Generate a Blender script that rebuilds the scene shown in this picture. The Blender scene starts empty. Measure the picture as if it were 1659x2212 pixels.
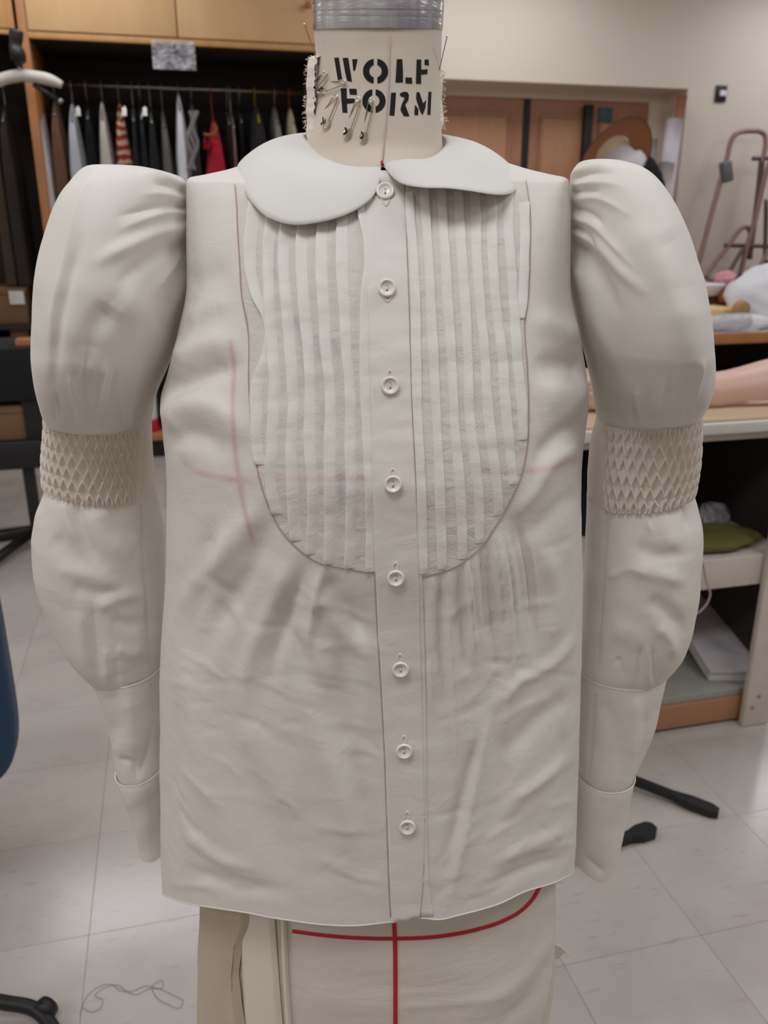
import bpy, bmesh, math, random
import numpy as np
from mathutils import Vector, Matrix
from mathutils.bvhtree import BVHTree

random.seed(7); RNG = np.random.RandomState(7)
C = bpy.context.scene.collection
R = math.radians

# ------------------------------------------------------------------ camera
F, PITCH, YAW, CH = 1800.0, R(19), R(14), 1.38       # focal in px of the 1659x2212 frame
cam_d = bpy.data.cameras.new('camera')
cam = bpy.data.objects.new('camera', cam_d); C.objects.link(cam)
cam_d.sensor_fit = 'HORIZONTAL'; cam_d.sensor_width = 36.0
cam_d.lens = 36.0 * F / 1659.0
cam.location = (0, 0, CH); cam.rotation_euler = (R(90) - PITCH, 0, -YAW)
cam_d.clip_start = 0.02; cam_d.clip_end = 60
cam_d.dof.use_dof = True; cam_d.dof.focus_distance = 0.70; cam_d.dof.aperture_fstop = 11.5
bpy.context.scene.camera = cam

# ------------------------------------------------------------------ world, lamps, exposure
sc = bpy.context.scene
w = bpy.data.worlds.new('world'); sc.world = w; w.use_nodes = True
w.node_tree.nodes['Background'].inputs[0].default_value = (0.9, 0.92, 1.0, 1)
w.node_tree.nodes['Background'].inputs[1].default_value = 0.05
LAMP_W = 30.0
for ly, dim in ((4.62, .44), (2.25, .50), (-0.1, .78), (-2.4, .24)):  # last row is unseen, added behind the camera for frontal fill
    for lx in (-2.77, -0.43, 1.9, 4.24):
        ld = bpy.data.lights.new('ceiling_and_fill_lamp', 'AREA'); ld.shape = 'RECTANGLE'
        ld.size = 1.15; ld.size_y = 0.55
        ld.energy = LAMP_W * dim; ld.color = (0.98, 1.0, 1.06)
        lo = bpy.data.objects.new('ceiling_and_fill_lamp', ld); C.objects.link(lo); lo.location = (lx, ly, 2.88)
sc.view_settings.view_transform = 'Standard'; sc.view_settings.look = 'None'
sc.view_settings.exposure = -0.22; sc.view_settings.gamma = 1.0
sc.view_settings.use_curve_mapping = False
sc.cycles.max_bounces = 10; sc.cycles.diffuse_bounces = 5
sc.cycles.transmission_bounces = 6; sc.cycles.transparent_max_bounces = 12

# ------------------------------------------------------------------ pixel <-> space helpers
cp, sp, cy_, sy_ = math.cos(PITCH), math.sin(PITCH), math.cos(YAW), math.sin(YAW)
def hd(u, v):                                  # ray in the heading frame (x right, y ahead, z up)
    a = (u - 829.5) / F; b = -(v - 1106.0) / F
    return np.array([a, cp + b * sp, -sp + b * cp])
def hp(u, v, y):                               # heading-frame point at depth y
    d = hd(u, v); t = y / d[1]
    return np.array([d[0] * t, y, CH + d[2] * t])
def h2w(p):
    p = np.asarray(p, float)
    return np.stack([cy_ * p[..., 0] + sy_ * p[..., 1], -sy_ * p[..., 0] + cy_ * p[..., 1], p[..., 2]], -1)
def wy(u, v, y):                               # room point on plane Y = y
    d = h2w(hd(u, v)); t = y / d[1]
    return np.array([d[0] * t, y, CH + d[2] * t])
def wz(u, v, z):                               # room point on plane Z = z
    d = h2w(hd(u, v)); t = (z - CH) / d[2]
    return np.array([d[0] * t, d[1] * t, z])
def proj(P):
    x, y, z = P[..., 0], P[..., 1], P[..., 2] - CH
    f = y * cp - z * sp; up = y * sp + z * cp
    return 829.5 + F * x / f, 1106.0 - F * up / f

def pchip(xs, ys, x):
    xs = np.asarray(xs, float); ys = np.asarray(ys, float); x = np.asarray(x, float)
    if len(xs) == 2: return np.interp(x, xs, ys)
    h = np.diff(xs); d = np.diff(ys) / h; m = np.zeros_like(ys)
    for i in range(1, len(xs) - 1):
        if d[i-1] * d[i] > 0:
            w1 = 2*h[i] + h[i-1]; w2 = h[i] + 2*h[i-1]
            m[i] = (w1 + w2) / (w1 / d[i-1] + w2 / d[i])
    m[0] = d[0]; m[-1] = d[-1]
    k = np.clip(np.searchsorted(xs, x) - 1, 0, len(xs) - 2)
    t = np.clip((x - xs[k]) / h[k], 0, 1)
    return ((2*t**3 - 3*t**2 + 1) * ys[k] + (t**3 - 2*t**2 + t) * h[k] * m[k]
            + (-2*t**3 + 3*t**2) * ys[k+1] + (t**3 - t**2) * h[k] * m[k+1])

def cspline(pts, n):                            # smooth (Catmull-Rom) polyline through pts
    P = np.asarray(pts, float); L = np.concatenate([[0], np.cumsum(np.linalg.norm(np.diff(P, axis=0), axis=1) + 1e-9)])
    m = np.gradient(P, L, axis=0)
    x = np.linspace(0, L[-1], n); k = np.clip(np.searchsorted(L, x) - 1, 0, len(L) - 2)
    h = (L[k+1] - L[k])[:, None]; t = ((x - L[k])[:, None]) / h
    return ((2*t**3 - 3*t**2 + 1) * P[k] + (t**3 - 2*t**2 + t) * h * m[k]
            + (-2*t**3 + 3*t**2) * P[k+1] + (t**3 - t**2) * h * m[k+1])

def noise(P, scale, seed, oct=5):
    r = np.random.RandomState(seed); s = np.zeros(P.shape[:-1])
    for i in range(oct):
        k = r.normal(size=3); k = k / np.linalg.norm(k) * r.uniform(.6, 1.6) / scale
        k2 = r.normal(size=3); k2 = k2 / np.linalg.norm(k2) * .5 / scale
        s += np.sin(P @ k * 6.28 + r.uniform(0, 6.28) + 1.3 * np.sin(P @ k2 * 6.28 + r.uniform(0, 6.28)))
    return s / oct

# ------------------------------------------------------------------ materials
def principled(name):
    m = bpy.data.materials.new(name); m.use_nodes = True
    return m, m.node_tree, m.node_tree.nodes['Principled BSDF']
def srgb(r, g, b):
    f = lambda c: ((c/255 + .055) / 1.055) ** 2.4 if c > 10 else c / 255 / 12.92
    return (f(r), f(g), f(b), 1)
def coords(nt, kind='Object', scale=(1, 1, 1)):
    tc = nt.nodes.new('ShaderNodeTexCoord'); mp = nt.nodes.new('ShaderNodeMapping')
    mp.inputs['Scale'].default_value = scale
    nt.links.new(tc.outputs[kind], mp.inputs[0]); return mp.outputs[0]
def noise_node(nt, vec, scale, detail=3, rough=.5, dist=0):
    n = nt.nodes.new('ShaderNodeTexNoise'); n.inputs['Scale'].default_value = scale
    n.inputs['Detail'].default_value = detail; n.inputs['Roughness'].default_value = rough
    n.inputs['Distortion'].default_value = dist
    nt.links.new(vec, n.inputs['Vector']); return n.outputs[0]
def mixc(nt, fac, a, b, blend='MIX'):
    n = nt.nodes.new('ShaderNodeMix'); n.data_type = 'RGBA'; n.blend_type = blend
    for sock, val in ((n.inputs[0], fac), (n.inputs[6], a), (n.inputs[7], b)):
        if isinstance(val, bpy.types.NodeSocket): nt.links.new(val, sock)
        else: sock.default_value = val
    return n.outputs[2]
def ramp(nt, fac, lo, hi):
    n = nt.nodes.new('ShaderNodeMapRange'); n.inputs[1].default_value = lo; n.inputs[2].default_value = hi
    nt.links.new(fac, n.inputs[0]); return n.outputs[0]
def bump(nt, bs, h, strength, dist=.002):
    b = nt.nodes.new('ShaderNodeBump'); b.inputs['Strength'].default_value = strength
    b.inputs['Distance'].default_value = dist
    nt.links.new(h, b.inputs['Height']); nt.links.new(b.outputs[0], bs.inputs['Normal'])
def plain(name, col, rough=.6, metal=0.0, var=.12, scale=8, bmp=0.0, spec=.5):
    m, nt, bs = principled(name); v = coords(nt)
    n = noise_node(nt, v, scale, 4)
    lo = tuple(c * (1 - var) for c in col[:3]) + (1,); hi = tuple(min(1, c * (1 + var)) for c in col[:3]) + (1,)
    nt.links.new(mixc(nt, n, lo, hi), bs.inputs['Base Color'])
    bs.inputs['Roughness'].default_value = rough; bs.inputs['Metallic'].default_value = metal
    bs.inputs['Specular IOR Level'].default_value = spec
    if bmp: bump(nt, bs, n, bmp)
    return m
def fabric(name, col, pink=None, transl=.18, wrinkle=.25, rough=.75, fine=(55, 55, 20), sheen=.15):
    m, nt, bs = principled(name)
    v = coords(nt); n1 = noise_node(nt, v, 6, 3)
    lo = tuple(c * .955 for c in col[:3]) + (1,); hi = tuple(min(1, c * 1.03) for c in col[:3]) + (1,)
    colr = mixc(nt, n1, lo, hi)
    at = nt.nodes.new('ShaderNodeAttribute'); at.attribute_name = 'mark'
    colr = mixc(nt, at.outputs['Fac'], colr, pink or srgb(214, 140, 146))
    at2 = nt.nodes.new('ShaderNodeAttribute'); at2.attribute_name = 'blue'
    colr = mixc(nt, at2.outputs['Fac'], colr, srgb(150, 160, 165))
    nt.links.new(colr, bs.inputs['Base Color'])
    bs.inputs['Roughness'].default_value = rough; bs.inputs['Specular IOR Level'].default_value = .25
    bs.inputs['Sheen Weight'].default_value = sheen
    v2 = coords(nt, scale=fine); n2 = noise_node(nt, v2, 1.0, 5, .55, .6)
    v3 = coords(nt, scale=(1, 1, 1)); n3 = noise_node(nt, v3, 900, 2)
    ad = nt.nodes.new('ShaderNodeMath'); ad.operation = 'MULTIPLY_ADD'; ad.inputs[1].default_value = .12
    nt.links.new(n3, ad.inputs[0]); nt.links.new(n2, ad.inputs[2])
    rg = nt.nodes.new('ShaderNodeTexNoise'); rg.noise_type = 'RIDGED_MULTIFRACTAL'; rg.inputs['Scale'].default_value = 1.0; rg.inputs['Detail'].default_value = 3
    rg.inputs['Distortion'].default_value = .8; nt.links.new(coords(nt, scale=(9, 9, 13)), rg.inputs['Vector'])
    ad2 = nt.nodes.new('ShaderNodeMath'); ad2.operation = 'MULTIPLY_ADD'; ad2.inputs[1].default_value = .35
    nt.links.new(rg.outputs[0], ad2.inputs[0]); nt.links.new(ad.outputs[0], ad2.inputs[2])
    b = nt.nodes.new('ShaderNodeBump'); b.inputs['Strength'].default_value = wrinkle; b.inputs['Distance'].default_value = .004
    nt.links.new(ad2.outputs[0], b.inputs['Height']); nt.links.new(b.outputs[0], bs.inputs['Normal'])
    tr = nt.nodes.new('ShaderNodeBsdfTranslucent'); nt.links.new(colr, tr.inputs[0]); nt.links.new(b.outputs[0], tr.inputs['Normal'])
    mx = nt.nodes.new('ShaderNodeMixShader'); mx.inputs[0].default_value = transl
    out = nt.nodes['Material Output']
    nt.links.new(bs.outputs[0], mx.inputs[1]); nt.links.new(tr.outputs[0], mx.inputs[2]); nt.links.new(mx.outputs[0], out.inputs[0])
    return m
def wood(name, a, b, rough=.45, sc_=(3, 3, .5), scale=14):
    m, nt, bs = principled(name); v = coords(nt, scale=sc_)
    n = noise_node(nt, v, scale, 6, .6, .5); n2 = noise_node(nt, v, scale * .25, 2)
    col = mixc(nt, ramp(nt, n, .3, .7), a, b); col = mixc(nt, n2, col, tuple(c * .9 for c in b[:3]) + (1,))
    nt.links.new(col, bs.inputs['Base Color']); bs.inputs['Roughness'].default_value = rough
    bump(nt, bs, n, .05); return m

M = {}
M['blouse'] = fabric('ivory_cotton', srgb(236, 231, 223), wrinkle=.3, rough=.55, fine=(34, 34, 42))
M['puff'] = fabric('ivory_organza', srgb(236, 232, 224), wrinkle=.18, rough=.6, fine=(14, 14, 9))
M['collar'] = fabric('white_collar_cotton', srgb(220, 217, 211), wrinkle=.06, transl=.05)
M['bib'] = fabric('single_layer_cotton', srgb(227, 221, 212), wrinkle=.6, fine=(40, 40, 60))
M['tuck'] = fabric('tucked_cotton', srgb(240, 236, 229), wrinkle=.35, fine=(30, 30, 50))
M['smock'] = fabric('smocked_cotton', srgb(240, 231, 221), wrinkle=.2, fine=(70, 70, 40))
M['seam'] = plain('pinkish_thread', srgb(186, 160, 150), .8)
M['hem'] = fabric('hem_cotton', srgb(240, 233, 224), wrinkle=.2)
M['muslin'] = fabric('muslin', srgb(205, 193, 178), wrinkle=.12, transl=0, fine=(30, 30, 30), pink=srgb(150, 130, 115))
M['muslin_wrap'] = fabric('muslin_wrap', srgb(214, 205, 195), wrinkle=.45, transl=0, fine=(9, 9, 34))
M['muslin_tan'] = fabric('muslin_tan', srgb(190, 175, 152), wrinkle=.2, transl=0, fine=(20, 20, 8))
M['muslin_pale'] = fabric('muslin_pale', srgb(224, 214, 200), wrinkle=.2, transl=0, fine=(20, 20, 8))
M['lilac_cloth'] = fabric('pale_lilac_cloth', srgb(205, 196, 197), wrinkle=.2, transl=.2)
M['tape_red'] = plain('red_tape', srgb(190, 20, 38), .6)
M['red_thread'] = plain('red_thread', srgb(190, 30, 50), .7)
M['ink'] = plain('stencil_ink', srgb(12, 13, 13), .9, var=.3, scale=120)
M['steel'] = plain('steel_wire', srgb(168, 152, 132), .3, 1.0, var=.15, scale=200)
M['steel_bright'] = plain('bright_steel', srgb(225, 220, 210), .18, 1.0, var=.1, scale=100)
M['pearl'] = plain('pearl_button', srgb(226, 222, 212), .22, var=.06, scale=150)
M['thread'] = plain('cream_thread', srgb(225, 215, 196), .8)
M['shadow_hole'] = plain('dark_buttonhole', srgb(120, 108, 96), .9)

# ------------------------------------------------------------------ object builders
BASE = {}
def link(o, parent=None):
    C.objects.link(o)
    if parent: o.parent = parent
    return o
def tag(o, label=None, cat=None, group=None, kind=None):
    for k, val in (('label', label), ('category', cat), ('group', group), ('kind', kind)):
        if val: o[k] = val
    return o
def thing(name, label, cat, loc, group=None, heading=False):
    """Empty at the thing's base; heading=True when its parts are modelled facing the camera heading."""
    o = bpy.data.objects.new(name, None); o.empty_display_size = .05; C.objects.link(o)
    l = np.asarray(loc, float); o.location = h2w(l) if heading else l
    if heading: o.rotation_euler = (0, 0, -YAW)
    BASE[o.name] = l; tag(o, label, cat, group); return o
def fill(me, V, faces, smooth=True):
    V = np.ascontiguousarray(V, np.float32)
    if isinstance(faces, np.ndarray):
        nf, k = faces.shape
        me.vertices.add(len(V)); me.vertices.foreach_set('co', V.ravel())
        me.loops.add(nf * k); me.loops.foreach_set('vertex_index', faces.astype(np.int32).ravel())
        me.polygons.add(nf); me.polygons.foreach_set('loop_start', np.arange(0, nf * k, k, dtype=np.int32))
        me.update(calc_edges=True)
    else:
        me.from_pydata(V.tolist(), [], faces)
    me.polygons.foreach_set('use_smooth', np.full(len(me.polygons), smooth, bool)); me.update()
def part(name, geo, mat, parent, smooth=True, label=None, kind=None):
    V, Fc = geo; me = bpy.data.meshes.new(name)
    b = BASE[parent.name]; fill(me, np.asarray(V, float) - b, Fc, smooth)
    me.materials.append(mat); o = bpy.data.objects.new(name, me); link(o, parent); BASE[o.name] = b
    return tag(o, label, kind=kind)
def solo(name, geo, mat, label, cat, group=None, heading=False, smooth=True, kind=None):
    """A top-level thing that is a single mesh, its origin at its own base."""
    V = np.asarray(geo[0], float); b = np.array([V[:, 0].mean(), V[:, 1].mean(), V[:, 2].min()])
    me = bpy.data.meshes.new(name); fill(me, V - b, geo[1], smooth); me.materials.append(mat)
    o = bpy.data.objects.new(name, me); link(o); o.location = h2w(b) if heading else b
    if heading: o.rotation_euler = (0, 0, -YAW)
    BASE[o.name] = b; return tag(o, label, cat, group, kind)
def struct(name, geo, mat, smooth=False):
    me = bpy.data.meshes.new(name); fill(me, geo[0], geo[1], smooth); me.materials.append(mat)
    o = bpy.data.objects.new(name, me); link(o); BASE[o.name] = np.zeros(3); o['kind'] = 'structure'; return o

def grid(nr, nc, wrap):
    r, c = np.meshgrid(np.arange(nr - 1), np.arange(nc if wrap else nc - 1), indexing='ij')
    c2 = (c + 1) % nc
    return np.stack([r*nc + c, r*nc + c2, (r+1)*nc + c2, (r+1)*nc + c], -1).reshape(-1, 4)
def join(*gs):
    V, Fs, o = [], [], 0
    for v, f in gs:
        V.append(np.asarray(v, float)); Fs += [tuple(int(i) + o for i in q) for q in f]; o += len(v)
    return np.concatenate(V), Fs
def box(x0, x1, y0, y1, z0, z1, bev=0.0):
    if bev <= 0:
        V = np.array([[x, y, z] for z in (z0, z1) for y in (y0, y1) for x in (x0, x1)])
        return V, [(0, 2, 3, 1), (4, 5, 7, 6), (0, 1, 5, 4), (2, 6, 7, 3), (0, 4, 6, 2), (1, 3, 7, 5)]
    bm = bmesh.new(); bmesh.ops.create_cube(bm, size=1)
    for v in bm.verts: v.co = ((x0+x1)/2 + v.co.x*(x1-x0), (y0+y1)/2 + v.co.y*(y1-y0), (z0+z1)/2 + v.co.z*(z1-z0))
    bmesh.ops.bevel(bm, geom=bm.edges[:], offset=bev, segments=2, affect='EDGES', profile=.5)
    return bm_geo(bm)
def bm_geo(bm):
    bm.verts.index_update()
    V = np.array([v.co[:] for v in bm.verts]); Fs = [tuple(v.index for v in f.verts) for f in bm.faces]
    bm.free(); return V, Fs
def rot(geo, ang, axis='z', about=(0, 0, 0)):
    Mx = np.array(Matrix.Rotation(ang, 3, axis.upper())); a = np.asarray(about, float)
    return (np.asarray(geo[0]) - a) @ Mx.T + a, geo[1]
def tube(path, r, n=8, caps=True):
    P = np.asarray(path, float); m = len(P); rr = np.broadcast_to(np.asarray(r, float), (m,))
    T = np.gradient(P, axis=0); T /= np.linalg.norm(T, axis=1)[:, None] + 1e-12
    a = np.array([0, 0, 1.]) if abs(T[0][2]) < .9 else np.array([1., 0, 0])
    Nn = np.cross(T[0], a); Nn /= np.linalg.norm(Nn); rings = []
    th = np.arange(n) / n * 2 * np.pi
    for i in range(m):
        Nn = Nn - T[i] * (Nn @ T[i]); Nn /= np.linalg.norm(Nn) + 1e-12; B = np.cross(T[i], Nn)
        rings.append(P[i] + rr[i] * (np.cos(th)[:, None] * Nn + np.sin(th)[:, None] * B))
    V = np.concatenate(rings); Fs = [tuple(q) for q in grid(m, n, True)]
    if caps: Fs += [tuple(range(n))[::-1], tuple((m-1)*n + k for k in range(n))]
    return V, Fs
def lathe(prof, n, centre=(0, 0, 0), ax=(0, 0, 1)):
    """prof: list of (radius, height along ax)."""
    ax = np.asarray(ax, float); ax /= np.linalg.norm(ax)
    a = np.array([0, 0, 1.]) if abs(ax[2]) < .9 else np.array([1., 0, 0])
    e1 = np.cross(ax, a); e1 /= np.linalg.norm(e1); e2 = np.cross(ax, e1)
    th = np.arange(n) / n * 2 * np.pi; ring = np.cos(th)[:, None] * e1 + np.sin(th)[:, None] * e2
    V = np.concatenate([np.asarray(centre) + h * ax + r * ring for r, h in prof])
    Fs = [tuple(q) for q in grid(len(prof), n, True)]
    Fs += [tuple(range(n))[::-1], tuple((len(prof)-1)*n + k for k in range(n))]
    return V, Fs
def extrude_poly(pts, vec):
    """flat polygon (3-D points) extruded by vec."""
    P = np.asarray(pts, float); n = len(P); V = np.concatenate([P, P + np.asarray(vec, float)])
    Fs = [tuple(range(n)), tuple(range(2*n - 1, n - 1, -1))] + [(i, (i+1) % n, n + (i+1) % n, n + i) for i in range(n)]
    return V, Fs

def gnormals(P, wrap=True):
    if wrap: dc = np.roll(P, -1, 1) - np.roll(P, 1, 1)
    else: dc = np.gradient(P, axis=1)
    dr = np.gradient(P, axis=0); N = np.cross(dr, dc)
    N /= np.linalg.norm(N, axis=-1)[..., None] + 1e-12
    return N
CAMP = np.array([0, 0, CH])
FOLD_K = .88
def folds(P, N, fl):
    """fl: (polyline px, width px, amplitude mm); a crease in the cloth along that line."""
    u, v = proj(P); out = np.zeros(u.shape); fac = np.clip(np.einsum('...i,...i', N, CAMP - P) / np.linalg.norm(CAMP - P, axis=-1) * 4, 0, 1)
    for poly, wd, amp in fl:
        Q = np.asarray(cspline(poly, max(8, len(poly) * 6)) if len(poly) > 2 else np.linspace(poly[0], poly[1], 10), float)
        best = np.full(u.shape, 1e9); tt = np.zeros(u.shape); n = len(Q) - 1
        sel = (u > Q[:, 0].min() - 4*wd) & (u < Q[:, 0].max() + 4*wd) & (v > Q[:, 1].min() - 4*wd) & (v < Q[:, 1].max() + 4*wd)
        if not sel.any(): continue
        us, vs = u[sel], v[sel]; b = best[sel]; t_ = tt[sel]
        for i in range(n):
            d = Q[i+1] - Q[i]; L2 = d @ d + 1e-9
            t = np.clip(((us - Q[i, 0]) * d[0] + (vs - Q[i, 1]) * d[1]) / L2, 0, 1)
            dd = (us - Q[i, 0] - t*d[0])**2 + (vs - Q[i, 1] - t*d[1])**2
            mk = dd < b; b[mk] = dd[mk]; t_[mk] = (i + t[mk]) / n
        tap = np.minimum(1, np.minimum(t_ * 5 + .25, (1 - t_) * 3.0 + .05))
        out[sel] += FOLD_K * amp * .001 * (np.exp(-b / wd**2) if wd > 13 else np.exp(1.15 * .25 - 1.15 * np.sqrt(b / wd**2 + .0625))) * tap
    return out * fac

def loft(rows, nr, nf, nb):
    """rows: (uL,vL,uR,vR,yc,dF,dB,n) sections seen from the front -> grid of points."""
    A = np.array(rows, float)
    th = np.linspace(-np.pi, np.pi, 180); S0, C0 = np.sin(th), np.cos(th)      # outline seen from the front = the given px
    for a in A:
        tl, tr = a[0], a[2]
        for _ in range(4):
            p0, p1 = hp(a[0], a[1], a[4]), hp(a[2], a[3], a[4]); e = 2.0 / a[7]
            Q = (p0 + p1) / 2 + (p1 - p0)[None] / 2 * (np.sign(S0) * np.abs(S0)**e)[:, None]
            Q[:, 1] -= np.sign(C0) * np.abs(C0)**e * np.where(C0 > 0, a[5], a[6])
            u, v = proj(Q); dl, dr_ = tl - u.min(), tr - u.max()
            if tr - tl < 60: break
            a[0] += dl; a[2] += dr_
    PL = np.array([hp(a[0], a[1], a[4]) for a in A]); PR = np.array([hp(a[2], a[3], a[4]) for a in A])
    t = np.concatenate([[0], np.cumsum(np.maximum(np.linalg.norm(np.diff(PL, axis=0), axis=1), np.linalg.norm(np.diff(PR, axis=0), axis=1)) + 1e-5)])
    s = np.linspace(0, t[-1], nr)
    L = np.stack([pchip(t, PL[:, k], s) for k in range(3)], -1); Rr = np.stack([pchip(t, PR[:, k], s) for k in range(3)], -1)
    dF, dB, ex = (pchip(t, A[:, k], s) for k in (5, 6, 7))
    ph = np.concatenate([np.linspace(-np.pi/2, np.pi/2, nf, endpoint=False), np.linspace(np.pi/2, 1.5*np.pi, nb, endpoint=False)])
    S, Cc = np.sin(ph), np.cos(ph); e = 2.0 / ex[:, None]
    X = np.sign(S) * np.abs(S)**e; Yd = np.sign(Cc) * np.abs(Cc)**e
    cen = (L + Rr) / 2; half = (Rr - L) / 2
    P = cen[:, None, :] + half[:, None, :] * X[..., None]
    P[..., 1] -= Yd * np.where(Cc > 0, dF[:, None], dB[:, None])
    N = gnormals(P); 
    if np.mean(np.einsum('...i,...i', N, P - cen[:, None, :])) < 0: N = -N
    return P, N, s / t[-1], ph
def gm(P, wrap=True):
    return P.reshape(-1, 3), grid(P.shape[0], P.shape[1], wrap)
def set_attr(o, name, vals):
    a = o.data.attributes.new(name, 'FLOAT', 'POINT'); a.data.foreach_set('value', np.asarray(vals, np.float32).ravel())
class Surf:
    def __init__(s, V, Fs): s.t = BVHTree.FromPolygons([Vector(p) for p in np.asarray(V)], [tuple(int(i) for i in f) for f in Fs])
    def hit(s, u, v, off=0.0, fallback=.75):
        d = hd(u, v); d /= np.linalg.norm(d)
        loc, nor, _, _ = s.t.ray_cast(Vector(CAMP), Vector(d))
        if loc is None: return hp(u, v, fallback), np.array([0, -1., 0])
        nor = np.array(nor)
        if nor @ d > 0: nor = -nor
        return np.array(loc) + nor * off, nor
    def pts(s, uv, off=0.0):
        return np.array([s.hit(a, b, off)[0] for a, b in uv])

# ================================================================== ROOM
M['wall'] = plain('tan_wall_paint', srgb(216, 205, 192), .75, var=.03, scale=2)
M['ceil'] = plain('ceiling_paint', srgb(225, 222, 215), .9, var=.03)
M['reveal'] = plain('recess_paint', srgb(214, 200, 180), .75, var=.03)
M['grout'] = plain('grout', srgb(150, 144, 136), .8)
def tile_mat():
    m, nt, bs = principled('vinyl_tile')
    tc = nt.nodes.new('ShaderNodeTexCoord'); oi = nt.nodes.new('ShaderNodeObjectInfo')
    ad = nt.nodes.new('ShaderNodeVectorMath'); ad.operation = 'ADD'
    sc_ = nt.nodes.new('ShaderNodeVectorMath'); sc_.operation = 'SCALE'
    cmb = nt.nodes.new('ShaderNodeCombineXYZ')
    nt.links.new(oi.outputs['Random'], cmb.inputs[0]); nt.links.new(oi.outputs['Random'], cmb.inputs[1])
    nt.links.new(cmb.outputs[0], sc_.inputs[0]); sc_.inputs['Scale'].default_value = 37
    nt.links.new(tc.outputs['Object'], ad.inputs[0]); nt.links.new(sc_.outputs[0], ad.inputs[1])
    mp = nt.nodes.new('ShaderNodeMapping'); mp.inputs['Scale'].default_value = (11, 62, 1); mp.inputs['Rotation'].default_value = (0, 0, R(8))
    nt.links.new(ad.outputs[0], mp.inputs[0])
    n = noise_node(nt, mp.outputs[0], 1.6, 4, .6, .3)
    n2 = noise_node(nt, ad.outputs[0], 5, 3)
    base = mixc(nt, oi.outputs['Random'], srgb(182, 175, 168), srgb(188, 181, 174))
    col = mixc(nt, ramp(nt, n, .60, .78), base, srgb(154, 145, 137))
    col = mixc(nt, ramp(nt, n2, .45, .8), col, srgb(170, 162, 155))
    nt.links.new(col, bs.inputs['Base Color']); bs.inputs['Roughness'].default_value = .17
    bs.inputs['Specular IOR Level'].default_value = .5
    bump(nt, bs, n2, .06); return m
M['tile'] = tile_mat()
floor = struct('floor', box(-3.5, 6.5, -4.2, 6.0, -.1, -.003), M['grout'])
T0 = .305; tm = bpy.data.meshes.new('tile')
g = box(-.1521, .1521, -.1521, .1521, -.0035, 0, .0004); fill(tm, g[0], g[1], False); tm.materials.append(M['tile'])
for i in range(-8, 7):
    for j in range(-4, 14):
        x, y = .65 + T0 * (i + .5), 1.444 + T0 * (j + .5)
        hx = cy_ * x - sy_ * y; hy = sy_ * x + cy_ * y
        if hy < .55 or abs(hx) > .47 * hy + .35 + .12 * hy or y > 5.5: continue
        o = bpy.data.objects.new('tile', tm); o.location = (x, y, 0); link(o, floor)
# plain vinyl beyond the tiles the camera sees
WY = 5.30
xr = wy(1487, 194, WY)[0]; zh = wy(1200, 180, WY)[2]; xl = .95
struct('wall_back', join(box(xr, 6.5, WY, WY + .35, 0, 2.95), box(xl, xr, WY, WY + .35, zh, 2.95), box(-3.5, -1.925, WY, WY + .35, 0, 2.95)), M['wall'])
struct('trim_1', join(box(xl, xr + .0, WY + .25, WY + .33, wy(1137, 212, WY + .25)[2], zh + .02),
                      box(wy(1403, 230, WY + .25)[0], xr, WY + .245, WY + .33, 0, zh)), M['reveal'])
struct('wall_left', box(-3.6, -3.5, -4.2, 6.0, 0, 2.95), M['wall'])
struct('wall_right', box(6.5, 6.6, -4.2, 6.0, 0, 2.95), M['wall'])
struct('wall_front', box(-3.5, 6.5, -4.3, -4.2, 0, 2.95), M['wall'])
struct('ceiling', box(-3.5, 6.5, -4.2, 6.0, 2.95, 3.05), M['ceil'])

# wooden double doors in the recess
M['doorwood'] = wood('door_wood', srgb(182, 134, 104), srgb(164, 114, 86), .45)
M['doorpanel'] = wood('door_panel_wood', srgb(202, 156, 118), srgb(188, 138, 102), .45)
M['black'] = plain('black_paint', srgb(18, 18, 19), .5)
M['blackcloth'] = plain('black_cloth', srgb(16, 16, 18), .9)
DY = WY + .27
def door(name, x0, x1, pans):
    o = struct(name, box(x0, x1, DY, DY + .045, .01, wy(1137, 210, DY)[2]), M['doorwood'])
    for a, b, zt in pans:
        part('door_panel', box(a, b, DY - .006, DY + .01, .25, zt, .004), M['doorpanel'], o, False)
        fr = [box(a - .02, b + .02, DY - .012, DY, zt, zt + .02), box(a - .02, a, DY - .012, DY, .25, zt), box(b, b + .02, DY - .012, DY, .25, zt)]
        part('moulding', join(*fr), M['doorwood'], o, False)
    return o
gx = wy(1137, 260, DY)[0]; pt = wy(1137, 254, DY)[2]
door('door_1', xl + .02, gx - .025, [(xl + .15, wy(1096, 260, DY)[0], pt)])
door('door_2', gx + .025, wy(1403, 230, DY)[0], [(wy(1172, 260, DY)[0], wy(1262, 260, DY)[0], pt), (wy(1300, 260, DY)[0], wy(1378, 270, DY)[0], wy(1378, 268, DY)[2])])
struct('door_gap_shade', box(gx - .024, gx + .024, DY - .004, DY + .04, 0, wy(1137, 210, DY)[2]), M['black'])  # black strip stands in for the shade in the gap between the doors
# dark door bar with a small blue card
a = wy(1274, 226, DY - .05); b = wy(1274, 290, DY - .05)
solo('door_closer', box(a[0] - .028, a[0] + .028, DY - .06, DY - .013, b[2] - .25, a[2], .006), M['black'], 'dark vertical bar on the right wooden door above the hat', 'door hardware')
a = wy(1297, 232, DY - .02); b = wy(1321, 264, DY - .02)
M['bluecard'] = plain('blue_green_card', srgb(62, 92, 98), .5, var=.3, scale=14)
solo('card_sign', box(a[0], b[0], DY - .02, DY - .012, b[2], a[2], .001), M['bluecard'], 'small blue green card on the right wooden door above the hat', 'card')
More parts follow.
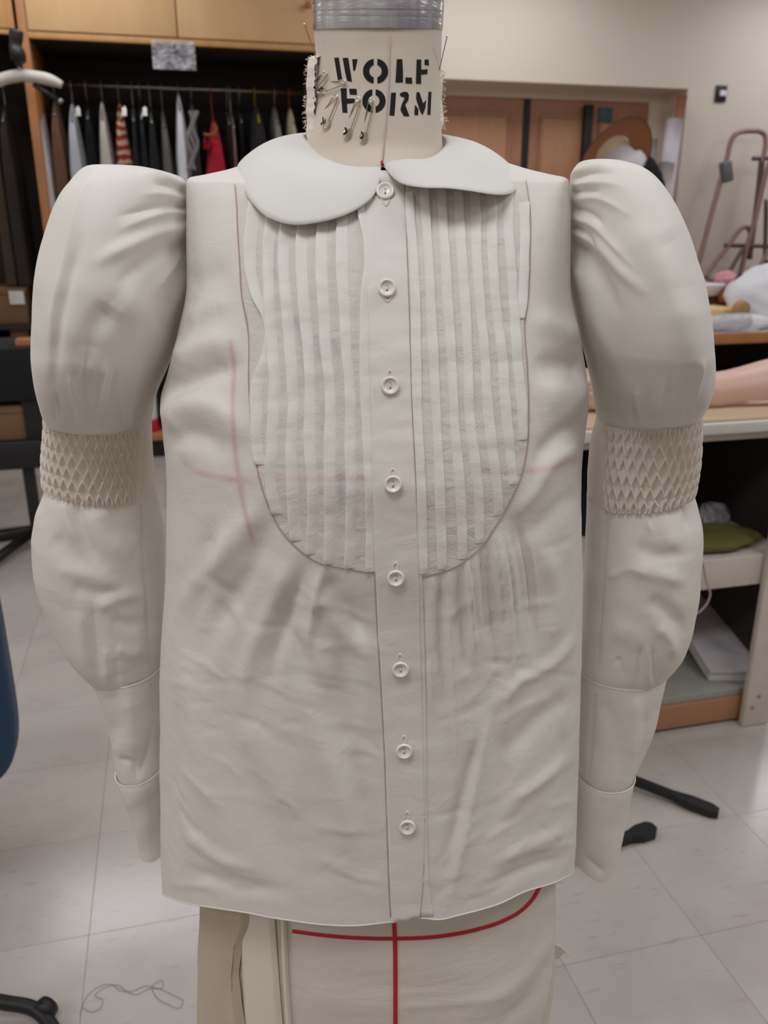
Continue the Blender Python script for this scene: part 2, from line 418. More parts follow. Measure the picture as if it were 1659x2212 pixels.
# light switch
a = wy(1548, 184, WY - .008); b = wy(1567, 221, WY - .008)
sw = thing('light_switch', 'black light switch plate with white rocker on the tan wall', 'switch', (a[0], WY - .01, b[2]))
part('plate', box(a[0], b[0], WY - .012, WY - .0005, b[2], a[2], .003), M['black'], sw)
M['white_plastic'] = plain('white_plastic', srgb(225, 225, 225), .4, var=.05)
part('rocker', box(a[0] + .028, b[0] - .006, WY - .018, WY - .01, b[2] + .035, a[2] - .03, .002), M['white_plastic'], sw)

# ================================================================== CUPBOARD with clothes rail
CY = 5.25
M['birch'] = wood('birch_door', srgb(222, 184, 138), srgb(210, 168, 120), .45, (1.2, 1.2, .35), 7)
M['birchedge'] = wood('birch_edge', srgb(206, 160, 104), srgb(190, 142, 88), .5)
M['partwood'] = wood('partition_wood', srgb(190, 132, 82), srgb(172, 112, 66), .5)
M['darkint'] = plain('shaded_interior', srgb(40, 33, 28), .8)  # unlit darkness of the birch bay put into the panel colour
cup = thing('wardrobe_cupboard', 'tall built-in birch cupboard with open clothes bay on the left wall', 'cupboard', (-.5, CY, 0))
zd = wy(300, 78, CY)[2]; zb = wy(300, 94, CY)[2]
px0, px1 = wy(43, 90, CY)[0], wy(63, 90, CY)[0]
dsplit = wy(381, 40, CY)[0]
part('cupboard_door', box(px1 + .004, dsplit - .003, CY - .02, CY, zd, 2.94, .003), M['birch'], cup)
dr = part('cupboard_door', box(dsplit + .003, .93, CY - .02, CY, zd, 2.94, .003), M['birch'], cup)
k = wy(665, 12, CY - .03)
part('knob', lathe([(.004, .0), (.010, .0), (.009, .012), (.017, .02), (.019, .028), (.012, .034), (.002, .035)], 16, (k[0], CY - .019, k[2]), (0, -1, 0)), M['partwood'], dr)
part('cupboard_door', box(-1.9, px0 - .015, CY - .02, CY, wy(10, 62, CY)[2], 2.94, .003), M['birchedge'], cup)
part('valance', box(px1, .95, CY - .012, CY + .02, zb, zd - .003, .002), M['birchedge'], cup)
part('valance', box(-1.9, px0, CY - .012, CY + .02, wy(10, 74, CY)[2], wy(10, 63, CY)[2], .002), M['birchedge'], cup)
part('partition', box(px0, px1, CY - .01, CY + .62, .05, 2.94, .002), M['partwood'], cup)
part('partition', box(.93, .95, CY - .01, CY + .62, .05, 2.94, .002), M['birch'], cup)
part('side_panel', box(-1.92, -1.9, CY, CY + .62, .05, 2.94), M['birch'], cup)
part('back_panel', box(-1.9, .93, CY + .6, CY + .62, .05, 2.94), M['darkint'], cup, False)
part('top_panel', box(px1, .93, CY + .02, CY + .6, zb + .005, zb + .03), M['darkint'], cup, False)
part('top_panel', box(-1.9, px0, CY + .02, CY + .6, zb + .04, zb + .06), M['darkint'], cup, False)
zsh = wy(340, 936, CY)[2]; zs2 = wy(340, 951, CY)[2]
part('base_shelf', box(-1.9, .95, CY - .012, CY + .6, zs2, zsh, .003), M['partwood'], cup)
part('kick_board', box(-1.9, .95, CY + .03, CY + .05, 0, zs2), M['black'], cup, False)
RY = CY + .3
zr = wy(400, 192, RY)[2]
M['chrome'] = plain('dull_chrome', srgb(150, 145, 140), .35, 1.0)
part('clothes_rail', tube([(px1, RY, zr), (.93, RY, zr)], .013, 12), M['chrome'], cup)
part('clothes_rail', tube([(-1.9, RY, zr), (px0, RY, zr)], .013, 12), M['chrome'], cup)

# garments: every one its own thing with a hanger
M['hangerwire'] = plain('hanger_wire', srgb(150, 150, 148), .4, .6)
def cloth_slab(x0, x1, zt, zbot, depth, seed, flare=.25, yc=None, sway=0.0):
    nr, nc = 44, 40; s = np.linspace(0, 1, nr); z = zt - s * (zt - zbot)
    th = np.arange(nc) / nc * 2 * np.pi; yc = RY if yc is None else yc
    xc = (x0 + x1) / 2; hw = (x1 - x0) / 2
    grow = np.clip((zt - z) / .16, 0, 1) ** .7; growx = np.clip((zt - z) / .34, 0, 1) ** .8
    dep = depth * (.12 + .88 * grow) * (1 + .1 * s); wid = hw * (.16 + .84 * growx) * (1 + flare * s)
    X = xc + sway * s[:, None] + wid[:, None] * np.sign(np.sin(th)) * np.abs(np.sin(th)) ** .7
    Y = yc + dep[:, None] * np.cos(th)
    rr = np.random.RandomState(seed)
    k = rr.randint(3, 6); ph = rr.uniform(0, 6)
    X += hw * .22 * np.sin(k * th + ph + 2 * s[:, None]) * np.minimum(1, s[:, None] * 3)
    Y += .012 * np.sin((k + 2) * th + ph)
    Z = np.repeat(z[:, None], nc, 1)
    P = np.stack([X, Y, Z], -1); V, f = gm(P)
    Fs = [tuple(q) for q in f] + [tuple(range(nc))[::-1], tuple((nr-1)*nc + i for i in range(nc))]
    return V, Fs
def paisley():
    m, nt, bs = principled('red_patterned_cloth'); v = coords(nt, scale=(1, 1, 1))
    n = nt.nodes.new('ShaderNodeTexWave'); n.inputs['Scale'].default_value = 6; n.inputs['Distortion'].default_value = 9
    n.inputs['Detail'].default_value = 2; n.bands_direction = 'Z'
    nt.links.new(v, n.inputs['Vector'])
    nt.links.new(mixc(nt, ramp(nt, n.outputs['Fac'], .45, .75), srgb(150, 44, 36), srgb(205, 170, 140)), bs.inputs['Base Color'])
    bs.inputs['Roughness'].default_value = .9; return m
def garment(u0, u1, vt, mat, label, hang='wire', vb=900, seed=0, dep=.2, dy=0.0, sway=0.0, flare=.25, kind='garment'):
    a = wy(u0, 330, RY + dy); b = wy(u1, 330, RY + dy); zt = wy((u0 + u1) / 2, vt, RY + dy)[2]; zbt = wy(100, vb, RY)[2]
    xc = (a[0] + b[0]) / 2
    t = thing(kind, label, 'clothing', (xc, RY + dy, zbt), 'clothes hanging on the cupboard rail')
    part('cloth', cloth_slab(a[0], b[0], zt, zbt, dep, seed, flare, RY + dy, sway), mat, t)
    hk = cspline([(xc, RY + .014, zr + .004), (xc, RY, zr + .022), (xc, RY - .017, zr + .004), (xc, RY - .012, zr - .02), (xc, RY, zr - .045), (xc, RY + dy, zt - .01)], 20)
    part('hanger_hook', tube(hk, .0035, 6), M.get('hk_' + hang, M['hangerwire']), t)
    bar = cspline([(xc, RY + dy - dep * .8, zt - .10), (xc, RY + dy - dep * .3, zt - .035), (xc, RY + dy, zt - .012), (xc, RY + dy + dep * .3, zt - .035), (xc, RY + dy + dep * .8, zt - .10)], 18)
    part('hanger_bar', tube(bar, .006, 6), M.get('hk_' + hang, M['hangerwire']), t)
    return t
M['hk_yellow'] = plain('yellow_hanger', srgb(150, 120, 30), .5); M['hk_red'] = plain('red_hanger', srgb(150, 50, 40), .5)
def gc(n, r, g_, b): 
    M[n] = plain(n, srgb(r, g_, b), .95, var=.18, scale=9, bmp=.2); return M[n]
GL = [
 (84, 110, 208, gc('pale_grey_cotton', 190, 184, 184), 'pale grey long garment hanging first beside the wooden partition', 950, .035),
 (114, 153, 216, gc('brown_wool', 112, 82, 58), 'brown garment hanging beside the pale grey one', 900, .0),
 (150, 186, 226, gc('cool_white_cotton', 176, 178, 184), 'bluish white garment hanging between brown and black ones', 900, .0),
 (186, 216, 224, gc('black_wool', 16, 17, 19), 'black garment hanging between bluish white and cream ones', 900, .0),
 (216, 246, 222, gc('cream_linen', 178, 170, 156), 'cream garment hanging left of the red patterned one', 900, .02),
 (248, 288, 226, paisley(), 'red patterned garment hanging over the left puffed sleeve', 900, .02),
 (288, 304, 228, gc('bottle_green', 24, 32, 26), 'narrow dark green garment hanging right of the red patterned one', 900, 0),
 (303, 322, 226, gc('charcoal', 52, 54, 60), 'charcoal garment with silver trim hanging near the red patterned one', 900, 0),
 (322, 344, 232, gc('soft_black', 20, 19, 20), 'soft black garment hanging left of the taupe one', 900, 0),
 (344, 372, 240, gc('taupe', 118, 110, 104), 'taupe garment hanging left of the bright white one', 900, .02),
 (380, 408, 205, gc('bright_white', 214, 214, 220), 'bright white garment hanging left of the grey ruffled one', 900, 0),
 (406, 434, 216, gc('grey_ruffle', 74, 76, 76), 'dark grey ruffled garment hanging left of the red one', 900, 0),
 (440, 490, 262, gc('scarlet', 158, 14, 34), 'bright red garment with gold trimmed neck hanging in the bay', 900, 0),
 (490, 500, 236, gc('umber', 50, 42, 38), 'thin dark brown garment hanging right of the red one', 900, 0),
 (499, 508, 244, gc('dusty_pink', 140, 110, 106), 'thin dusty pink garment hanging right of the red one', 900, 0),
 (508, 532, 232, gc('navy_black', 20, 22, 28), 'dark navy garment hanging right of the dusty pink one', 900, 0),
 (534, 580, 232, gc('dull_black', 24, 22, 22), 'wide dull black garment hanging on the yellow hanger', 900, 0),
 (580, 610, 232, gc('silver_lace', 132, 130, 126), 'silvery lace garment hanging near the neck', 900, 0),
 (616, 642, 236, gc('pale_cream', 186, 178, 152), 'pale cream garment on a red hanger near the neck', 900, 0),
 (644, 672, 240, gc('coal_black', 15, 15, 16), 'coal black garment hanging just behind the neck', 900, 0),
]
for i, (u0, u1, vt, m_, lab, vb, sway) in enumerate(GL):
    hang = 'yellow' if i == 16 else 'red' if i in (18, 12) else 'wire'
    t = garment(u0, u1, vt, m_, lab, hang, vb, i + 3, .2, (-.06, .05, -.02, .08)[i % 4] if i != 12 else -.1, sway)
    xc = (wy(u0, 330, RY)[0] + wy(u1, 330, RY)[0]) / 2
    if i == 12:                                   # gold neck trim of the red one and its small sleeve
        q = [wy(a, b, RY - .31) for a, b in ((440, 289), (452, 292), (462, 288), (468, 276), (460, 268))]
        part('gold_trim', tube(cspline(q, 24), .008, 6), gc('gold_braid', 130, 92, 40), t, label='gold braid')
        part('sleeve', cloth_slab(wy(433, 330, RY)[0], wy(449, 330, RY)[0], wy(440, 290, RY - .3)[2], wy(440, 322, RY - .3)[2], .05, 3, .3, RY - .28), m_, t)
    if i in (2, 7, 5):                           # silver clip hooks
        q = wy((u0 + u1) / 2, vt + 8, RY - .2)
        part('clip', join(box(q[0] - .012, q[0] + .012, q[1] - .01, q[1], q[2] - .04, q[2], .002), rot(box(q[0] - .004, q[0] + .004, q[1] - .012, q[1], q[2] - .05, q[2] + .01, .001), .4, 'y', q)), M['steel_bright'], t, False)
    if i == 11:
        for kk in range(3):
            q = [wy(410 + 6*kk + 6 * math.sin(j * 1.3 + kk), 240 + 16 * j, RY - .26) for j in range(9)]
            part('ruffle', tube(cspline(q, 40), .011, 6), gc('ruffle_edge', 120, 122, 120), t)
for (u0, u1, vt, m_, lab, sd) in [(-14, 10, 205, gc('olive_brown', 74, 60, 46), 'olive brown garment hanging left of the wooden partition', 31), (12, 38, 228, gc('dark_taupe', 46, 40, 36), 'dark taupe garment hanging against the wooden partition', 32)]:
    garment(u0, u1, vt, m_, lab, 'wire', 615, sd, .2, 0)

# white padded hanger on a black strap
t = thing('padded_hanger', 'white padded hanger on a black strap in front of the cupboard', 'hanger', wy(40, 170, 5.02))
M['padded'] = plain('white_padding', srgb(206, 202, 192), .95, bmp=.3, scale=40)
q = cspline([wy(a, b, 5.0) for a, b in ((-62, 190), (-20, 180), (20, 167), (45, 163), (75, 166), (105, 172), (128, 181), (134, 184))], 40)
rr = .029 * np.clip(np.minimum(np.linspace(.0, 8, 40) + .3, np.linspace(5, .35, 40)), 0, 1) ** .5
part('padding', tube(q, rr, 12), M['padded'], t)
part('hook', tube(cspline([wy(a, b, 4.99) for a, b in ((33, 130), (38, 131), (41, 137), (42, 146), (43, 158))], 16), .008, 8), M['hangerwire'], t)
part('strap', tube(cspline([wy(a, b, 4.99) for a, b in ((35, 66), (34, 90), (33, 112), (34, 130))], 12), [.034]*4 + [.03]*4 + [.026]*4, 8), M['black'], t)
part('clamp', lathe([(.01, -.03), (.05, -.02), (.055, .0), (.04, .03), (.01, .04)], 12, wy(37, 118, 4.98), (1, 0, .2)), M['black'], t)
part('trouser_bar', tube([wy(72, 182, 5.0), wy(130, 219, 5.0)], .012, 8), M['black'], t)
part('bar_tip', tube([wy(128, 216, 4.99), wy(134, 222, 4.99)], .014, 8), M['hangerwire'], t)

# clear plastic pouch taped under the doors
def plastic():
    m, nt, bs = principled('clear_crinkled_plastic'); v = coords(nt)
    n = noise_node(nt, v, 9, 3, .6, 2.0); bs.inputs['Base Color'].default_value = (.75, .75, .78, 1)
    bs.inputs['Roughness'].default_value = .15; bump(nt, bs, n, 1.0, .05)
    tr = nt.nodes.new('ShaderNodeBsdfTransparent'); tr.inputs[0].default_value = (.93, .93, .95, 1)
    mx = nt.nodes.new('ShaderNodeMixShader'); rp = ramp(nt, n, .40, .80); rp.node.inputs[3].default_value = .16; rp.node.inputs[4].default_value = .9; nt.links.new(rp, mx.inputs[0])
    nt.links.new(tr.outputs[0], mx.inputs[1]); nt.links.new(bs.outputs[0], mx.inputs[2])
    nt.links.new(mx.outputs[0], nt.nodes['Material Output'].inputs[0]); return m
M['plastic'] = plastic()
def crinkle(c0, c1, y, nz_=.014):
    n, m_ = 26, 34; s, t_ = np.meshgrid(np.linspace(0, 1, n), np.linspace(0, 1, m_), indexing='ij')
    a = wy(*c0, y); b = wy(*c1, y)
    P = np.stack([a[0] + (b[0]-a[0])*t_, np.full_like(s, y), a[2] + (b[2]-a[2])*s], -1)
    P[..., 1] += nz_ * (noise(P, .09, 5, 6) + np.abs(noise(P, .05, 9, 4))) * np.sin(np.pi * np.clip(s, .03, .97))
    V, f = gm(P, False); V2 = V + [0, .012, 0]
    return np.concatenate([V, V2]), np.concatenate([f, f[:, ::-1] + len(V)])
solo('plastic_pouch', crinkle((326, 85), (424, 152), CY - .045), M['plastic'], 'crinkled clear plastic pouch hung under the cupboard doors', 'pouch')

# things low in the left bay
M['cardboard'] = plain('cardboard', srgb(112, 80, 56), .9, var=.08); M['cardboard2'] = plain('cardboard_pale', srgb(120, 88, 62), .9, var=.08)
M['label'] = plain('paper_label', srgb(200, 198, 196), .7, var=.25, scale=60)
def cbox(u0, v0, u1, v1, y, depth, lab, mat, label_px=None):
    a = wy(u0, v0, y); b = wy(u1, v1, y)
    t = thing('cardboard_box', lab, 'box', ((a[0] + b[0]) / 2, y + depth / 2, b[2]))
    part('carton', box(a[0], b[0], y, y + depth, b[2], a[2], .004), mat, t)
    part('lid_flap', box(a[0] - .004, b[0] + .004, y - .004, y + depth + .004, a[2] - .03, a[2] + .003, .002), mat, t)
    if label_px:
        c0 = wy(*label_px[:2], y - .007); c1 = wy(*label_px[2:], y - .007)
        part('paper_label', box(c0[0], c1[0], y - .008, y - .005, c1[2], c0[2]), M['label'], t, False)
    return t, b[2]
t, zb1 = cbox(-90, 626, 63, 699, CY + .02, .4, 'brown cardboard box with white paper label at left edge', M['cardboard'], (18, 629, 54, 657))
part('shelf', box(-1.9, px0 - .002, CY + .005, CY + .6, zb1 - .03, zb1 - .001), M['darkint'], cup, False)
t, _ = cbox(20, 704, 63, 736, CY + .05, .35, 'small dark cardboard box under the labelled box shelf', M['cardboard'])
zq = wy(50, 737, CY + .05)[2]
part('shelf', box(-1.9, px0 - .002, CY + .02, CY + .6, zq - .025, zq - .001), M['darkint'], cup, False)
# black work rack with a carton inside
RK = 3.75
rk = thing('metal_rack', 'black metal work rack standing on the floor at left edge', 'rack', (-.9, RK + .2, 0))
x1 = wy(80, 1080, RK)[0]; x2 = wy(56, 1080, RK)[0]; xe = wy(100, 950, RK)[0]
za, zb_, zc_, zd_ = (wy(40, q_, RK)[2] for q_ in (752, 868, 952, 1012))
part('cabinet', box(-1.7, xe - .01, RK, RK + .4, zb_, za, .01), M['blackcloth'], rk)
part('shelf', box(-1.7, xe, RK - .02, RK + .42, zd_, zc_, .006), M['black'], rk)
part('post', box(x1 - .01, xe - .012, RK + .02, RK + .06, zc_, zb_), M['black'], rk, False)
part('back_panel', box(-1.7, xe - .012, RK + .38, RK + .4, zc_, zb_), M['blackcloth'], rk, False)
part('leg', box(x2, x1, RK + .01, RK + .06, .0, zd_, .003), M['black'], rk)
part('leg', box(-1.68, -1.63, RK + .01, RK + .06, .0, zd_, .003), M['black'], rk)
part('leg', box(-1.68, -1.63, RK + .34, RK + .39, .0, zd_, .003), M['black'], rk)
part('leg', box(x1 + .005, x1 + .05, RK + .34, RK + .39, .0, zd_, .003), M['black'], rk)
part('foot_bar', tube([wz(-60, 1245, .03), wz(70, 1150, .05)], .022, 8), M['black'], rk)
part('foot_bar', tube([wz(-60, 1165, .03), wz(72, 1146, .03)], .028, 8), M['black'], rk)
cb, zcb = cbox(-60, 882, 66, 951, RK + .03, .3, 'brown cardboard box inside the black work rack', M['cardboard2'], None)
# strip of orange wood above the rack
a = wy(34, 756, RK + .05); b = wy(100, 770, RK + .05)
solo('wood_offcut', box(a[0], a[0] + .25, RK + .06, RK + .14, za + .0005, za + .028, .002), M['partwood'], 'short orange wood offcut lying on top of the black rack', 'wood')
# white bottle with red base standing on the base shelf
q = wy(334, 936, CY + .06)
t = thing('white_bottle', 'white bottle with a red base on the cupboard bottom shelf', 'bottle', (q[0] - .02, CY + .08, zsh))
M['redplastic'] = plain('red_plastic', srgb(190, 30, 50), .5)
part('bottle_body', lathe([(.045, .075), (.05, .09), (.05, .25), (.03, .31), (.014, .33), (.014, .36), (.003, .362)], 20, (q[0] - .02, CY + .08, zsh)), M['white_plastic'], t)
part('bottle_base', lathe([(.05, .0), (.053, .005), (.053, .07), (.05, .078)], 20, (q[0] - .02, CY + .08, zsh)), M['redplastic'], t, label='red base')

# ================================================================== NEAR CUTTING TABLE (right)
M['laminate'] = plain('white_laminate_edge', srgb(200, 196, 190), .5, var=.06)
M['tabletop'] = plain('tan_tabletop', srgb(182, 156, 126), .6, var=.08)
M['offwhite'] = plain('scuffed_white_paint', srgb(196, 186, 174), .6, var=.12, scale=20)
M['shelfgrey'] = plain('grey_green_shelf', srgb(148, 146, 136), .6, var=.08)
M['pine'] = wood('pine_beam', srgb(184, 134, 100), srgb(166, 114, 84), .55, (.6, 3, 3), 10)
TY = 1.80; TX0, TX1 = .55, 1.66; TB = 2.62
ct = thing('cutting_table', 'long white edged cutting table with two shelves at right', 'table', (1.1, 2.2, 0))
ze0 = wy(1580, 906, TY)[2]; ze1 = wy(1580, 935, TY)[2]; ze2 = wy(1580, 950, TY)[2]
part('table_top', box(TX0, TX1, TY + .004, TB, ze1, ze0, .002), M['tabletop'], ct)
part('edge_strip', box(TX0, TX1, TY - .012, TY + .004, ze1, ze0 - .006, .003), M['laminate'], ct)
part('apron', box(TX0, TX1, TY + .012, TY + .03, ze2 - .004, ze1, .001), M['offwhite'], ct)
zm0, zm1 = wy(1590, 1202, TY)[2], wy(1590, 1266, TY)[2]
part('middle_shelf', box(TX0, TX1 - .06, TY - .005, TB - .1, zm1, zm0, .004), M['offwhite'], ct)
zl0, zl1 = wy(1520, 1507, TY)[2], .012
part('lower_beam', box(TX0, TX1 - .06, TY, TY + .035, zl1, zl0 - .012, .003), M['pine'], ct)
part('lower_shelf', box(TX0, TX1 - .06, TY + .005, TB - .1, zl0 - .011, zl0 + .012, .002), M['shelfgrey'], ct)
la = wy(1612, 1450, TY - .035)[0]
lx0 = wy(1607, 1550, TY - .03)[0]
legp = part('leg', box(lx0, lx0 + .088, TY - .03, TY - .006, 0.0, ze2 - .004, .006), M['offwhite'], ct)
for bx_, bz_ in ((.038, .10), (.022, .065), (.05, .52)):
    part('bolt', lathe([(.001, .0), (.005, .0), (.005, .003), (.001, .004)], 10, (lx0 + bx_, TY - .0305, bz_), (0, -1, 0)), M['steel'], legp)
for xx, yy in ((TX0 + .02, TY + .04), (TX0 + .02, TB - .18), (TX1 - .11, TB - .18)):
    part('leg', box(xx, xx + .08, yy, yy + .06, 0, ze1, .004), M['offwhite'], ct)
part('back_board', box(TX0, TX1 - .06, TB - .1, TB - .08, 0.0, ze1), plain('dark_brown_board', srgb(60, 36, 24), .8), ct, False)
part('side_board', box(TX1 - .062, TX1 - .055, TY + .06, TB - .1, .0, ze1), M['darkint'], ct, False)
# grey binder leaning box on the lower shelf
M['greyboard'] = plain('grey_cardboard', srgb(176, 170, 172), .7, var=.05)
zs = zl0 + .0125
A_ = wz(1606, 1478, zs); B_ = wz(1529, 1474, zs); 
def flatbox(name, pts, h, mat, label, cat, zbase):
    P = np.array([[p[0], p[1], zbase] for p in pts]); return solo(name, extrude_poly(P, (0, 0, h)), mat, label, cat, smooth=False)
q0 = np.array(wz(1530, 1474, zs))[:2]; q1 = np.array(wz(1640, 1474, zs))[:2]; dv = np.array(wz(1480, 1424, zs))[:2] - q0
dv = dv / np.linalg.norm(dv)
t = thing('flat_carton', 'flat grey carton lying at an angle on the lower shelf', 'box', (q0[0], q0[1] + .1, zs))
hq = .034
P4 = [q0, q0 + (q1 - q0) / np.linalg.norm(q1 - q0) * .20, None, None]
P4[2] = P4[1] + dv * .46; P4[3] = P4[0] + dv * .46
tilt = lambda p, h: (p[0], p[1], zs + h + max(0, (p - q0) @ dv) * .3)
part('carton_top', join(extrude_poly([tilt(p, hq - .004) for p in P4], (0, 0, .006))), M['greyboard'], t, False)
part('carton_body', extrude_poly([tilt(p + (np.mean(P4, axis=0) - p) * .03, .0) for p in P4], (0, 0, hq - .004)), plain('pale_grey_card', srgb(190, 186, 184), .7), t, False)
# olive cloth, black bundle and clear bags on the middle shelf
def lump(c, r, seed, sq=1.0, n=28):
    u = np.linspace(0, np.pi, n); v = np.arange(n * 2) / (n * 2) * 2 * np.pi; U, Vv = np.meshgrid(u, v, indexing='ij')
    D = np.stack([np.sin(U) * np.cos(Vv), np.sin(U) * np.sin(Vv), np.cos(U)], -1)
    k = 1 + .16 * noise(D * 1.0, .9, seed, 6) + .07 * noise(D, .3, seed + 1, 6)
    P = np.asarray(c) + D * np.asarray(r) * k[..., None]
    P[..., 2] = np.maximum(P[..., 2], c[2] - r[2] * .72)
    return gm(P, True)
def on(c, r, z): return (c[0], c[1], z + r[2] * .72 + .0006)
def cloth_lump(name, x, y, z, r, seed, mat, label, cat, group=None):
    return solo(name, lump((x, y, z + r[2] * .72 + .0006), r, seed), mat, label, cat, group)
M['olive'] = plain('olive_cloth', srgb(92, 88, 36), .9, var=.3, scale=14, bmp=.4)
p_ = wz(1575, 1192, zm0)
cloth_lump('folded_cloth', 1.40, TY + .10, zm0, (.17, .085, .026), 3, M['olive'], 'olive green folded cloth on the middle shelf of the cutting table', 'cloth')
cloth_lump('cloth_bundle', 1.24, TY + .28, zm0, (.20, .1, .15), 6, M['blackcloth'], 'black cloth bundle behind the olive cloth on the middle shelf', 'cloth')
cloth_lump('plastic_bag', 1.52, TY + .24, zm0, (.05, .04, .04), 9, M['plastic'], 'crumpled clear plastic bag right of the olive cloth', 'bag')
M['cord'] = plain('pale_pink_cord', srgb(168, 146, 140), .7)
q = [wy(a, b, TY - .03) for a, b in ((1508, 1196), (1519, 1222), (1527, 1262), (1534, 1282), (1530, 1298), (1517, 1316), (1500, 1328), (1480, 1330), (1470, 1300), (1480, 1230), (1495, 1203))]
solo('hanging_cord', tube(cspline(q, 70), .0028, 8), M['cord'], 'thin pale cord looping below the middle shelf of the cutting table', 'cord')
# dark tool leaning behind carton
solo('dark_tool_case', rot(box(1.44, 1.60, 2.1, 2.3, zs, zs + .12, .02), .2, 'z', (1.5, 2.2, 0)), M['black'], 'black case behind the flat grey carton on lower shelf', 'case')

# mannequin leg on the cutting table
M['flesh'] = plain('flesh_plastic', srgb(206, 168, 152), .42, var=.03, scale=4)
ztop = ze0 + .0006
def mleg():
    LY = 1.985
    ctr = [(1262, 868, .018), (1280, 868, .026), (1305, 862, .032), (1335, 858, .036), (1360, 862, .036), (1400, 862, .038), (1440, 856, .048), (1480, 848, .055), (1520, 838, .056), (1560, 833, .055), (1600, 828, .060), (1660, 818, .069), (1740, 808, .078), (1800, 806, .08)]
    path, rad = [], []
    for u_, v_, r_ in ctr:
        p = wy(u_, v_ + 12, LY); p[2] = max(p[2], ztop + r_ * .96) if u_ < 1500 else p[2]; path.append(p); rad.append(r_)
    path = np.array(path); rad = np.array(rad)
    n = 90; t_ = np.linspace(0, 1, n); Q = cspline(path, n)
    L = np.concatenate([[0], np.cumsum(np.linalg.norm(np.diff(path, axis=0), axis=1))]); rq = pchip(L / L[-1], rad, t_)
    V, Fs = tube(Q, rq, 36)
    V = np.asarray(V); V[:, 2] = np.maximum(V[:, 2], ztop)
    return (V, Fs), Q
g_, Q = mleg()
t = thing('mannequin_leg', 'flesh coloured mannequin leg lying on the cutting table', 'mannequin leg', (Q[40][0], Q[40][1], ztop))
lg = part('leg_body', g_, M['flesh'], t)
f0 = wy(1272, 868, 1.985)
part('foot', lump((f0[0] + .02, f0[1], ztop + .035), (.06, .035, .042), 4), M['flesh'], t)
for i in range(5):
    c = wy(1268, 852 + 11 * i, 1.985); r_ = .014 - .0015 * i
    part('toe', lathe([(.001, -.018), (r_ * .8, -.014), (r_, .0), (r_ * .95, .012), (r_ * .6, .02), (.001, .023)], 12, (f0[0] - .025 + .004 * i, f0[1] - .02 + .012 * i * 0 - .0, ztop + .078 - .0145 * i), (-1, -.2, 0)), M['flesh'], t)
M['palecloth'] = plain('pale_pink_cloth', srgb(224, 198, 184), .9)
cloth_lump('folded_cloth', 1.56, 1.955, ztop, (.10, .03, .011), 12, M['palecloth'], 'pale folded cloth tucked under the knee of the mannequin leg', 'cloth')

# ================================================================== BACK TABLE with clutter
B0, B1, BX0 = 4.05, 4.92, 2.35
zt2 = wy(1600, 718, B0)[2]; zt3 = wy(1600, 741, B0)[2]
bt = thing('back_table', 'wooden edged work table by the back wall under clutter', 'table', (3.6, 4.5, 0))
part('table_top', box(BX0, 5.0, B0 + .006, B1, zt3 + .02, zt2, .003), M['laminate'], bt)
part('wood_edge', box(BX0, 5.0, B0 - .02, B0 + .006, zt3, zt2 + .0, .003), M['partwood'], bt)
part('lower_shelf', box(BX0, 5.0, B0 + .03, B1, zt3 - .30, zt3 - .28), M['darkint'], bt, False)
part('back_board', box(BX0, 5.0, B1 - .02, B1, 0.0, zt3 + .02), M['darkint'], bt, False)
for xx in (BX0 + .02, 4.9):
    for yy in (B0 + .03, B1 - .09):
        part('leg', box(xx, xx + .07, yy, yy + .06, 0, zt3 + .02, .004), M['offwhite'], bt)
zq = zt3 - .279
cloth_lump('cloth_scrap', 3.0, B0 + .14, zq, (.09, .07, .05), 21, M['palecloth'], 'pinkish cloth scrap on the dark shelf under the back table', 'cloth')
cloth_lump('cloth_bundle', 3.25, B0 + .16, zq, (.20, .09, .04), 22, plain('slate_cloth', srgb(46, 48, 52), .8), 'slate grey cloth heap on the dark shelf under the back table', 'cloth')
z2 = zt2 + .0006
def at2(u, v, y): return wy(u, v, y)
M['whitecloth'] = plain('white_cloth', srgb(226, 226, 230), .9, var=.03, bmp=.2)
# stack of folded white cloths
cloth_lump('white_fabric_stack', wy(1665, 670, 4.35)[0], 4.35, zt2, (.30, .22, .20), 41, M['whitecloth'], 'large heap of white fabric on the right of the back table', 'cloth')
cloth_lump('white_sheet_roll', wy(1585, 700, 4.12)[0], 4.14, zt2, (.28, .06, .05), 42, M['whitecloth'], 'flat roll of white sheeting along the back table front edge', 'cloth')
q = [wy(a, b, 4.09) for a, b in ((1540, 697), (1570, 695), (1600, 693), (1618, 694))]
solo('clear_bag_roll', tube(cspline(q, 20), [.02] + [.045] * 18 + [.03], 14), M['plastic'], 'clear plastic bag rolled up on the white sheeting', 'bag')
M['cream'] = plain('cream_board', srgb(232, 196, 140), .8)
a = wy(1540, 682, 4.3); b = wy(1590, 682, 4.3)
solo('cream_board', rot(box(a[0] - .1, b[0], 4.26, 4.5, zt2 + .0006, zt2 + .11, .01), .1, 'z', a), M['cream'], 'cream coloured wedge of board left on the back table', 'board')
a = wy(1545, 660, 4.4); 
solo('white_dish', lathe([(.02, .0), (.10, .0), (.13, .06), (.135, .065), (.125, .06), (.09, .012), (.002, .01)], 28, (a[0] + .02, 4.58, zt2 + .16)), M['whitecloth'], 'shallow white dish behind the cream board', 'dish')
solo('storage_box', box(a[0] - .12, a[0] + .3, 4.53, 4.75, zt2 + .0006, zt2 + .158, .006), M['cardboard'], 'brown box under the white dish on the back table', 'box')
M['pink'] = plain('pink_cloth', srgb(214, 150, 160), .9, bmp=.3, scale=30)
M['orange'] = plain('orange_scrap', srgb(178, 104, 44), .8, var=.3, scale=20)
